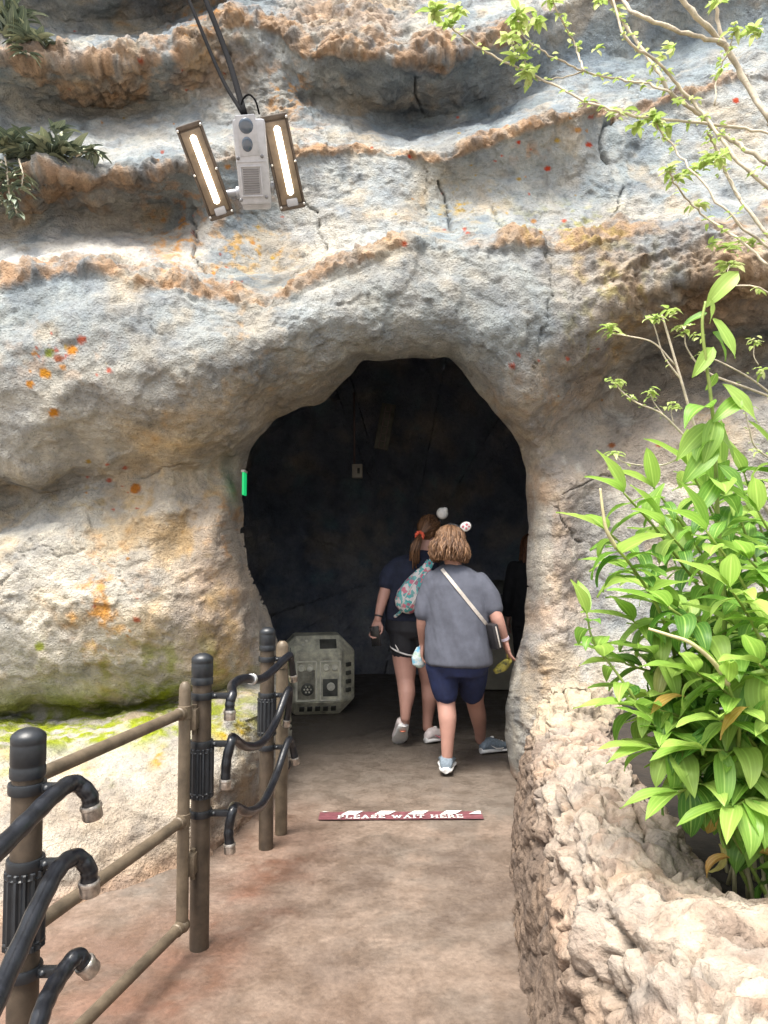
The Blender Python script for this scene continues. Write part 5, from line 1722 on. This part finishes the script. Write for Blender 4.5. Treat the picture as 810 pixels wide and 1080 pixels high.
# ------------------------------------------------------------------ plants
def leaf_mat(name, dark, mid, pale, stripe=.35, trans=.35, rough=.4):
    m, t, b = new_mat(name)
    a = t.nodes.new('ShaderNodeAttribute'); a.attribute_name = 'Leaf'
    sp_ = t.nodes.new('ShaderNodeSeparateColor'); t.links.new(a.outputs['Color'], sp_.inputs[0])
    base = ramp(t, sp_.outputs[2], [(0, dark), (.5, mid), (1, pale)])
    # pale midrib and soft variegated streaks along the blade
    rib = ramp(t, sp_.outputs[0], [(.0, (1, 1, 1)), (.10, (0, 0, 0))])
    c = obj_coord(t)
    w_ = noise_node(t, 26, 4, .65, c)
    comb = t.nodes.new('ShaderNodeCombineColor')
    st = t.nodes.new('ShaderNodeMath'); st.operation = 'SINE'
    mul = t.nodes.new('ShaderNodeMath'); mul.operation = 'MULTIPLY_ADD'; mul.inputs[1].default_value = 19.0
    t.links.new(sp_.outputs[0], mul.inputs[0]); t.links.new(w_.outputs[0], mul.inputs[2]); t.links.new(mul.outputs[0], st.inputs[0])
    streak = ramp(t, st.outputs[0], [(.35, (0, 0, 0)), (.95, (1, 1, 1))])
    col_ = mix(t, stripe * .45, base, mix(t, streak, base, tuple(min(1, x * 1.7 + .03) for x in pale)))
    colr = mix(t, .45, col_, mix(t, rib, col_, tuple(min(1, x * 1.6 + .05) for x in pale)))
    t.links.new(colr, b.inputs['Base Color'])
    b.inputs['Roughness'].default_value = rough
    b.inputs['Specular IOR Level'].default_value = .45
    tr = t.nodes.new('ShaderNodeBsdfTranslucent'); t.links.new(colr, tr.inputs['Color'])
    mx = t.nodes.new('ShaderNodeMixShader'); mx.inputs[0].default_value = trans
    out = t.nodes['Material Output']
    t.links.new(b.outputs[0], mx.inputs[1]); t.links.new(tr.outputs[0], mx.inputs[2]); t.links.new(mx.outputs[0], out.inputs['Surface'])
    return m


M['leaf'] = leaf_mat('ginger_leaf', (.065, .19, .03), (.20, .38, .055), (.38, .53, .12), .28, .48, .45)
M['leaf_yellow'] = leaf_mat('yellowed_leaf', (.36, .19, .05), (.48, .31, .07), (.33, .34, .12), .5)
M['leaf_small'] = leaf_mat('young_leaf', (.26, .38, .08), (.40, .52, .15), (.58, .62, .30), .1, .42)
M['leaf_grey'] = leaf_mat('grey_green_leaf', (.035, .055, .04), (.10, .13, .09), (.30, .32, .20), .4, .1, .5)
M['stem'] = simple('green_stem', (.19, .25, .05), .5, 0, .35, 18)
M['stem_pale'] = simple('pale_bare_stem', (.42, .37, .20), .6, 0, .3, 20)
M['bark'] = simple('pale_grey_bark', (.42, .365, .28), .8, 0, .4, 22, .4, 90)


class LB:
    def __init__(s): s.v, s.f, s.c = [], [], []

    def leaf(s, base, d, up, L_, W_, droop=.5, fold=.25, curl=0.0, rnd=None, shape=1.0):
        d = Vector(d).normalized(); up = Vector(up)
        side = d.cross(up)
        if side.length < 1e-4: side = d.cross(Vector((1, 0, 0)))
        side.normalize(); n_ = side.cross(d).normalized()
        rnd = random.random() if rnd is None else rnd
        b0 = len(s.v)
        NS = 8
        p = Vector(base); dd = d.copy()
        for i in range(NS + 1):
            t_ = i / NS
            wd = W_ * .5 * (math.sin(math.pi * min(1, t_ ** .72 * shape)) ** .85 if 0 < t_ < 1 else 0.02)
            nn_ = side.cross(dd).normalized()
            for a_ in (-1, -.5, 0, .5, 1):
                wob = .06 * W_ * math.sin(t_ * 9 + rnd * 20 + a_ * 2) * abs(a_)
                s.v.append(p + side * wd * a_ + nn_ * (abs(a_) * wd * fold + wob))
                s.c.append((abs(a_), t_, rnd))
            ang = droop / NS
            dd = (dd * math.cos(ang) - nn_ * math.sin(ang)).normalized()
            if curl: dd = (dd + side * curl / NS).normalized(); side = dd.cross(nn_).normalized() if False else (side - dd * side.dot(dd)).normalized()
            p = p + dd * (L_ / NS)
        for i in range(NS):
            for j in range(4):
                a_ = b0 + i * 5 + j
                s.f.append((a_, a_ + 1, a_ + 6, a_ + 5))

    def build(s, name, mat, parent):
        me = mesh_from(s.v, s.f, mat, True, name)
        at_ = me.color_attributes.new('Leaf', 'FLOAT_COLOR', 'POINT')
        c4 = np.ones((len(s.c), 4), np.float32); c4[:, :3] = np.array(s.c)
        at_.data.foreach_set('color', c4.ravel())
        return link(name, me, parent)


rp = random.Random(21)


def leafy_stem(lb, mb, pts, n_leaf, l0, l1, start=.25, size=1.0, r0=.0075, spread=1.0, tip=True, rnd_lo=0.0, rnd_hi=1.0, end=1.0):
    P = smooth_path(pts, 10)
    m = len(P)
    mb.tube(P, list(np.linspace(r0, r0 * .45, m)), 8)
    ph = rp.uniform(0, 6.28)
    for k in range(n_leaf):
        t_ = start + (end - start) * (k + .3) / n_leaf
        i = min(m - 2, int(t_ * (m - 1)))
        p = P[i]; d = (P[i + 1] - P[i]).normalized()
        az = ph + k * math.pi + rp.gauss(0, .45)
        h = Vector((math.cos(az), math.sin(az), 0))
        out = (h - d * h.dot(d)).normalized()
        ld = (out * spread * rp.uniform(.8, 1.1) + d * rp.uniform(.25, .75) + Vector((0, 0, rp.uniform(-.15, .15)))).normalized()
        L_ = (l0 + (l1 - l0) * rp.random()) * size * rp.uniform(.72, 1.12) * (.75 + .25 * math.sin(math.pi * min(1, t_ + .1)))
        lb.leaf(p, ld, (0, 0, 1), L_, L_ * rp.uniform(.35, .52), rp.uniform(.3, 2.0), rp.uniform(.15, .45), rp.uniform(-.4, .4), rnd_lo + (rnd_hi - rnd_lo) * rp.random())
    if tip:
        d = (P[-1] - P[-2]).normalized()
        for k in range(2):
            az = ph + k * math.pi
            lb.leaf(P[-1], (d + Vector((math.cos(az), math.sin(az), 0)) * .45), (0, 0, 1), l1 * size * .8, l1 * size * .24, .4, .5, 0, rp.uniform(.5, 1))


def plant(name, label, stems, group='broad leaved plants in the planter', yellow=(), placed=()):
    base = stems[0]['pts'][0]
    root = thing(name, label, 'plant', base, group)
    lb, mb = LB(), MB()
    for s_2 in stems:
        s3 = dict(s_2)
        leafy_stem(lb, mb, s3.pop('pts'), **s3)
    for (b0, b1, dy) in placed:
        p0_, p1_ = at(*b0, 2.01), at(*b1, 2.01 + dy)
        d_ = p1_ - p0_
        lb.leaf(p0_, d_, (.15, -.75, .6), d_.length * 1.06, d_.length * rp.uniform(.38, .46), rp.uniform(.25, .6), .3, rp.uniform(-.15, .15), rp.uniform(.2, 1))
    mb.build('stems', M['stem'], root)
    lb.build('foliage', M['leaf'], root)
    for (p, d, L_) in yellow:
        yl = LB(); yl.leaf(p, d, (0, 0, 1), L_, L_ * .36, 1.0, .4, .3, rp.random())
        yl.build('yellowed_leaf', M['leaf_yellow'], root)
    return root


SO = .52
# tall single stem
plant('leafy_plant', 'tallest single stemmed leafy plant, rising above the others in the planter',
      [dict(pts=[(1.22, 2.15, SO), at(772, 760, 2.12), at(764, 640, 2.08), at(757, 540, 2.05), at(752, 440, 2.02), at(741, 350, 2.0), at(744, 318, 2.0)], n_leaf=8, l0=.15, l1=.19, start=.45, r0=.008, tip=False, end=.72)],
      placed=[((779, 287), (746, 316), 0), ((749, 314), (754, 340), .03), ((752, 336), (781, 371), -.03), ((752, 350), (777, 376), .04), ((746, 330), (720, 338), .02), ((752, 366), (737, 393), -.03), ((756, 393), (747, 413), .03), ((762, 405), (802, 441), -.02), ((782, 421), (757, 437), -.04), ((755, 441), (747, 482), -.05), ((750, 447), (711, 477), 0), ((757, 455), (778, 480), .03), ((756, 470), (722, 502), -.03), ((757, 490), (792, 515), -.04), ((757, 505), (735, 540), -.05)])
# arching stem leaning left, its tip bare
def bare(root, pts, r=.006):
    MB().tube(smooth_path(pts, 8), list(np.linspace(r, r * .5, (len(pts) - 1) * 8 + 1)), 8).build('bare_stem', M['stem_pale'], root)


r1 = plant('leafy_plant', 'leaning leafy plant whose pale bare tip points up beside the rock, leftmost of the clump',
      [dict(pts=[(1.06, 2.32, SO), at(725, 740, 2.2), at(698, 650, 2.12), at(668, 600, 2.06), at(650, 578, 2.03)], n_leaf=16, l0=.15, l1=.20, start=.35, tip=False)])
bare(r1, [at(650, 578, 2.03), at(640, 560, 2.02), at(636, 540, 2.02), at(633, 515, 2.02)])
r2_ = plant('leafy_plant', 'leafy plant with a long pale bare stalk arching down across the front of the clump',
      [dict(pts=[(1.12, 1.98, SO), at(786, 830, 1.92), at(779, 760, 1.86), at(768, 722, 1.82)], n_leaf=11, l0=.13, l1=.18, start=.3, tip=True)])
bare(r2_, [at(768, 722, 1.82), at(752, 698, 1.80), at(728, 678, 1.79), at(706, 670, 1.80), at(684, 663, 1.82)], .0065)
plant('leafy_plant', 'low sprawling leafy sprout reaching left over the pale boulder',
      [dict(pts=[(1.02, 2.05, SO), at(738, 838, 1.98), at(706, 795, 1.98), at(683, 757, 2.0), at(652, 712, 2.02), at(626, 676, 2.04), at(619, 648, 2.05)], n_leaf=13, l0=.11, l1=.155, start=.32, r0=.006),
       dict(pts=[(1.05, 2.02, SO), at(752, 845, 1.95), at(716, 792, 1.93), at(690, 765, 1.94)], n_leaf=8, l0=.11, l1=.16, start=.35, r0=.006)],
      yellow=[(at(752, 845, 1.92), (-.15, -.3, -1), .10), (at(796, 868, 1.88), (-1, -.2, .1), .09)])
# the dense clump, in five plants
CL = [('dense leafy plant at the front of the clump, hanging over the planter edge', (1.18, 2.0), [(668, 745, 1.98), (690, 790, 1.93), (715, 835, 1.88), (740, 790, 1.84), (775, 850, 1.82), (705, 640, 1.9), (745, 560, 1.92), (770, 620, 1.84), (735, 710, 1.86), (800, 700, 1.8), (760, 760, 1.84)]),
      ('dense leafy plant at the top of the clump, under the thin twigs', (1.35, 2.5), [(690, 515, 2.3), (725, 490, 2.35), (658, 520, 2.2), (640, 560, 2.2), (700, 555, 2.2), (760, 495, 2.3)]),
      ('dense leafy plant at the right end of the clump, cut by the picture edge', (1.45, 2.15), [(800, 540, 2.05), (830, 600, 2.0), (790, 590, 1.95), (850, 520, 2.1), (810, 660, 1.9), (820, 760, 1.85)]),
      ('dense leafy plant at the back of the clump, against the rock', (1.55, 2.8), [(705, 570, 2.6), (745, 520, 2.65), (785, 500, 2.7), (690, 620, 2.5), (820, 480, 2.6), (660, 600, 2.45)]),
      ('dense leafy plant low in the middle of the clump, around the yellow leaf', (1.2, 2.3), [(660, 700, 2.15), (680, 730, 2.1), (690, 690, 2.1), (715, 640, 2.1), (745, 680, 2.05), (775, 660, 2.05), (668, 655, 2.15), (720, 760, 2.0), (775, 790, 1.95), (705, 735, 2.1), (740, 800, 1.98), (795, 820, 1.92)])]
for li, (lab, (bx_, by_), tops) in enumerate(CL):
    st = []
    for (x, y, Y) in tops:
        p0 = Vector((bx_ + rp.uniform(-.12, .12), by_ + rp.uniform(-.08, .08), SO))
        p1 = at(x, y, Y)
        mid = p0.lerp(p1, .5) + Vector((.06, .03, .10)); m2 = p0.lerp(p1, .8) + Vector((.03, .02, .07))
        st.append(dict(pts=[p0, mid, m2, p1], n_leaf=18, l0=.14, l1=.20, start=.14, r0=.007, rnd_hi=1.0))
    ylw = [(at(722, 735, 1.98), (-.6, -.4, .2), .13), (at(700, 700, 2.1), (-.3, -.6, -.5), .11)] if li == 4 else ([(at(790, 745, 1.78), (-1, -.15, -.35), .11)] if li == 0 else ())
    plant('leafy_plant', lab, st, yellow=ylw)
# dry stalks at the foot
dry = thing('dry_stalks', 'brown dry stalks and shrivelled leaves at the foot of the leafy clump', 'plant', (1.0, 1.95, SO))
mb = MB()
for k in range(16):
    p = Vector((rp.uniform(.98, 1.25), rp.uniform(1.93, 2.3), SO - .02))
    mb.tube([p, p + Vector((rp.uniform(-.06, .06), rp.uniform(-.05, .05), rp.uniform(.1, .3)))], [.007, .005], 6)
mb.build('stalks', M['stem_pale'], dry)
lb = LB()
for (x, y, Y, d) in ((770, 905, 1.86, (-1, -.1, .1)), (758, 890, 1.9, (.4, -.3, -.8)), (800, 900, 1.88, (.5, -.3, .2))):
    lb.leaf(at(x, y, Y), d, (0, 0, 1), .085, .03, 1.6, .9, .5, rp.random())
lb.build('shrivelled_leaves', M['leaf_yellow'], dry)

# thin tree whose branches cross the upper right
tree = thing('young_tree', 'young tree with thin pale branches and small fresh leaves crossing the upper right', 'tree', (2.25, 2.9, SO))
TY = 2.6
mb = MB()
mb.tube(smooth_path([(2.25, 2.9, SO - .05), (2.22, 2.88, 1.2), (2.12, 2.8, 2.0), at(985, 300, 2.75), at(905, 215, 2.7), at(812, 128, TY + .05)], 8), list(np.linspace(.032, .016, 41)), 12)
mb.build('trunk', M['bark'], tree)
BR = [  # (photo bearings, start radius, end radius, metres ahead)
 ([(812, 128), (785, 85), (764, 48), (735, 18), (700, -20), (660, -60)], .0155, .011, 2.65),
 ([(764, 48), (757, 20), (755, -30)], .010, .008, 2.65),
 ([(764, 47), (725, 35), (683, 21), (660, 5), (640, -40)], .011, .008, 2.62),
 ([(985, 300), (900, 220), (812, 172), (775, 150), (754, 136), (730, 115), (707, 98), (690, 70), (668, 38), (650, 10), (640, -20)], .013, .006, 2.6),
 ([(985, 300), (880, 170), (812, 141), (760, 132), (693, 126), (655, 119), (618, 107), (575, 85), (524, 61), (495, 44), (474, 26)], .008, .0035, 2.5),
 ([(707, 98), (680, 88), (650, 83), (615, 75), (585, 60), (560, 45), (549, 32)], .006, .003, 2.55),
 ([(615, 76), (608, 50), (600, 35), (590, 15), (570, -20)], .005, .003, 2.55),
 ([(615, 77), (590, 82), (560, 83)], .004, .002, 2.55),
 ([(985, 330), (880, 260), (812, 200), (775, 165), (745, 125), (715, 90), (690, 62), (660, 40), (645, -10)], .010, .005, 2.45),
 ([(985, 330), (880, 280), (812, 250), (773, 197), (757, 158), (745, 140)], .010, .006, 2.5),
 ([(812, 262), (770, 228), (730, 180), (710, 155), (693, 131)], .006, .003, 2.4),
 ([(812, 280), (782, 255), (748, 232), (726, 212), (710, 190), (706, 180)], .006, .003, 2.4),
 ([(782, 210), (770, 190), (760, 172), (757, 165)], .005, .003, 2.45),
 ([(754, 110), (757, 80), (770, 50), (775, 30)], .0045, .002, 2.6),
 ([(549, 32), (541, 45), (543, 62)], .003, .002, 2.55),
 ([(541, 34), (552, 55), (555, 75)], .003, .002, 2.55),
 ([(880, 330), (800, 305), (765, 297), (770, 280)], .004, .002, 2.4),
]
lb = LB()


def cluster(p, n, size, up=.6):
    for k in range(n):
        az = rp.uniform(0, 6.28)
        d = Vector((math.cos(az), math.sin(az), rp.uniform(-.2, up)))
        lb.leaf(p + Vector((rp.gauss(0, .008), rp.gauss(0, .008), rp.gauss(0, .006))), d, (0, 0, 1), size * rp.uniform(.6, 1.15), size * rp.uniform(.32, .5), rp.uniform(.2, 1.2), .3, 0)


for bi, (pp, ra, rb, Y) in enumerate(BR):
    pts = [at(x, y, Y + .06 * math.sin(i * 1.3 + bi)) if (x, y) not in ((985, 300), (985, 330)) else at(x, y, 2.75) for i, (x, y) in enumerate(pp)]
    P = smooth_path(pts, 6)
    P = [p + Vector((rp.gauss(0, .0025), rp.gauss(0, .0025), rp.gauss(0, .0025))) for p in P]
    MB().tube(P, list(np.linspace(ra * .74, rb * .8, len(P)) * np.array([1 + .12 * math.sin(i * 2.1 + bi) for i in range(len(P))])), 8).build('branch', M['bark'], tree)
    if rb < .0065:
        for i in range(6, len(P), 3):
            if rp.random() < .8: cluster(P[i], rp.randint(3, 6), .03)
    if rb <= .004: cluster(P[-1], 9, .05)
for (x, y, n, s_2) in [(458, 12, 16, .06), (480, 10, 10, .05), (545, 18, 16, .06), (535, 40, 10, .05), (565, 22, 10, .05), (552, 50, 8, .04), (690, 122, 14, .055), (672, 133, 10, .05), (702, 135, 8, .05), (715, 108, 6, .04), (710, 50, 8, .045), (700, 60, 6, .04),
                       (760, 75, 6, .04), (796, 32, 14, .05), (757, 2, 8, .05), (585, 2, 6, .04), (632, 2, 8, .04), (738, 178, 12, .05), (752, 165, 12, .05), (725, 182, 8, .045), (735, 215, 10, .045), (712, 188, 8, .04), (770, 262, 12, .05), (795, 255, 10, .045), (750, 258, 8, .04), (764, 285, 8, .04), (652, 120, 7, .05), (628, 52, 6, .03)]:
    cluster(at(x, y, 2.5), n, s_2)
lb.build('foliage', M['leaf_small'], tree)

# low thin shrub in front of the right rock
shrub = thing('twiggy_shrub', 'sparse twiggy shrub with tiny leaf tufts in front of the brown rock recess', 'shrub', (1.75, 2.75, SO))
lb = LB()
SB = [([(1.75, 2.75, SO), (820, 560, 2.55), (770, 520, 2.5), (740, 470, 2.45), (718, 400, 2.4), (702, 345, 2.4), (698, 332, 2.4)], .007, .003),
      ([(718, 400, 2.4), (700, 375, 2.4), (692, 350, 2.4), (687, 335, 2.4)], .003, .0018),
      ([(712, 385, 2.4), (690, 362, 2.4), (665, 355, 2.4), (645, 352, 2.4)], .0032, .0018),
      ([(760, 505, 2.5), (735, 475, 2.4), (700, 438, 2.38), (672, 425, 2.38), (655, 412, 2.38), (650, 404, 2.38)], .004, .002),
      ([(700, 438, 2.38), (690, 425, 2.38), (686, 415, 2.38)], .002, .0014),
      ([(710, 445, 2.38), (708, 435, 2.38), (709, 428, 2.38)], .002, .0014),
      ([(845, 430, 2.5), (790, 410, 2.45), (745, 392, 2.42), (725, 368, 2.4), (722, 352, 2.4)], .005, .002),
      ([(845, 445, 2.5), (800, 405, 2.45), (760, 382, 2.42), (738, 375, 2.4)], .004, .002),
      ([(800, 385, 2.4), (795, 375, 2.4), (796, 362, 2.4)], .002, .0014),
      ([(740, 470, 2.45), (700, 490, 2.35), (660, 488, 2.33), (648, 478, 2.33)], .003, .0015),
      ([(845, 500, 2.5), (800, 475, 2.45), (790, 450, 2.42), (785, 430, 2.42)], .004, .002),
      ([(770, 520, 2.5), (845, 500, 2.5), (845, 430, 2.5)], .006, .005)]
for pp, ra, rb in SB:
    P = smooth_path([Vector(p) if p[0] < 10 else at(*p) for p in pp], 6)
    MB().tube(P, list(np.linspace(ra, rb, len(P))), 7).build('twig', M['bark'], shrub)
    for i in range(4, len(P), 4):
        if rp.random() < .5: cluster(P[i], 2, .018)
    if rb <= .002: cluster(P[-1], 7, .034, .3)
for (x, y, n, s_2) in [(692, 335, 10, .04), (708, 328, 10, .04), (720, 345, 12, .04), (735, 355, 8, .035), (643, 346, 9, .04), (650, 402, 7, .04), (686, 413, 7, .035), (665, 418, 5, .03), (709, 427, 6, .03), (648, 478, 7, .03), (805, 390, 8, .04), (800, 475, 6, .03), (796, 358, 6, .03)]:
    cluster(at(x, y, 2.38), n, s_2, .3)
lb.build('foliage', M['leaf_small'], shrub)

# rosettes on the upper left ledges
def ledge_plant(label, spots, hang=()):
    root = thing('ledge_plant', label, 'plant', at(*spots[0][:3]), 'grey green plants on the upper ledges')
    lb = LB()
    for (x, y, Y, n, ln) in spots:
        c = at(x, y, Y)
        for k in range(n):
            az = rp.uniform(0, 6.28); e_ = rp.uniform(.15, 1.3)
            d = Vector((math.cos(az) * math.cos(e_), math.sin(az) * math.cos(e_), math.sin(e_)))
            lb.leaf(c + Vector((rp.gauss(0, .03), rp.gauss(0, .03), rp.gauss(0, .015))), d, (0, 0, 1), ln * rp.uniform(.6, 1.15), ln * rp.uniform(.2, .34), rp.uniform(.3, 1.1), .5, rp.uniform(-.3, .3))
    for pts in hang:
        P = smooth_path([at(*p) for p in pts], 6)
        MB().tube(P, .007, 6).build('stem', M['bark'], root)
        for i in range(2, len(P), 1):
            for q in range(2):
                az = rp.uniform(0, 6.28)
                lb.leaf(P[i], Vector((math.cos(az), math.sin(az) - .3, rp.uniform(-.6, .3))), (0, 0, 1), rp.uniform(.07, .13), rp.uniform(.03, .05), .6, .4, 0)
    lb.build('foliage', M['leaf_grey'], root)


ledge_plant('spiky grey green plant on the topmost left ledge, at the picture corner', [(12, 40, 5.5, 24, .24), (34, 46, 5.45, 20, .2), (2, 22, 5.6, 22, .24), (22, 22, 5.6, 16, .2), (45, 48, 5.45, 10, .15)], [[(10, 40, 5.45), (20, 52, 5.4), (32, 58, 5.37)]])
ledge_plant('trailing grey green plant spilling over the second left ledge', [(8, 160, 5.0, 34, .22), (30, 165, 5.0, 34, .22), (52, 165, 5.02, 40, .24), (72, 165, 5.05, 18, .2), (88, 165, 5.1, 10, .14), (60, 140, 5.15, 10, .18)],
            [[(5, 165, 4.95), (8, 185, 4.88), (10, 205, 4.84), (18, 225, 4.82)], [(20, 168, 4.95), (24, 185, 4.86), (22, 200, 4.84)], [(2, 170, 4.9), (-6, 195, 4.85), (2, 215, 4.83)], [(80, 165, 5.0), (95, 158, 5.0), (102, 162, 5.0)]])
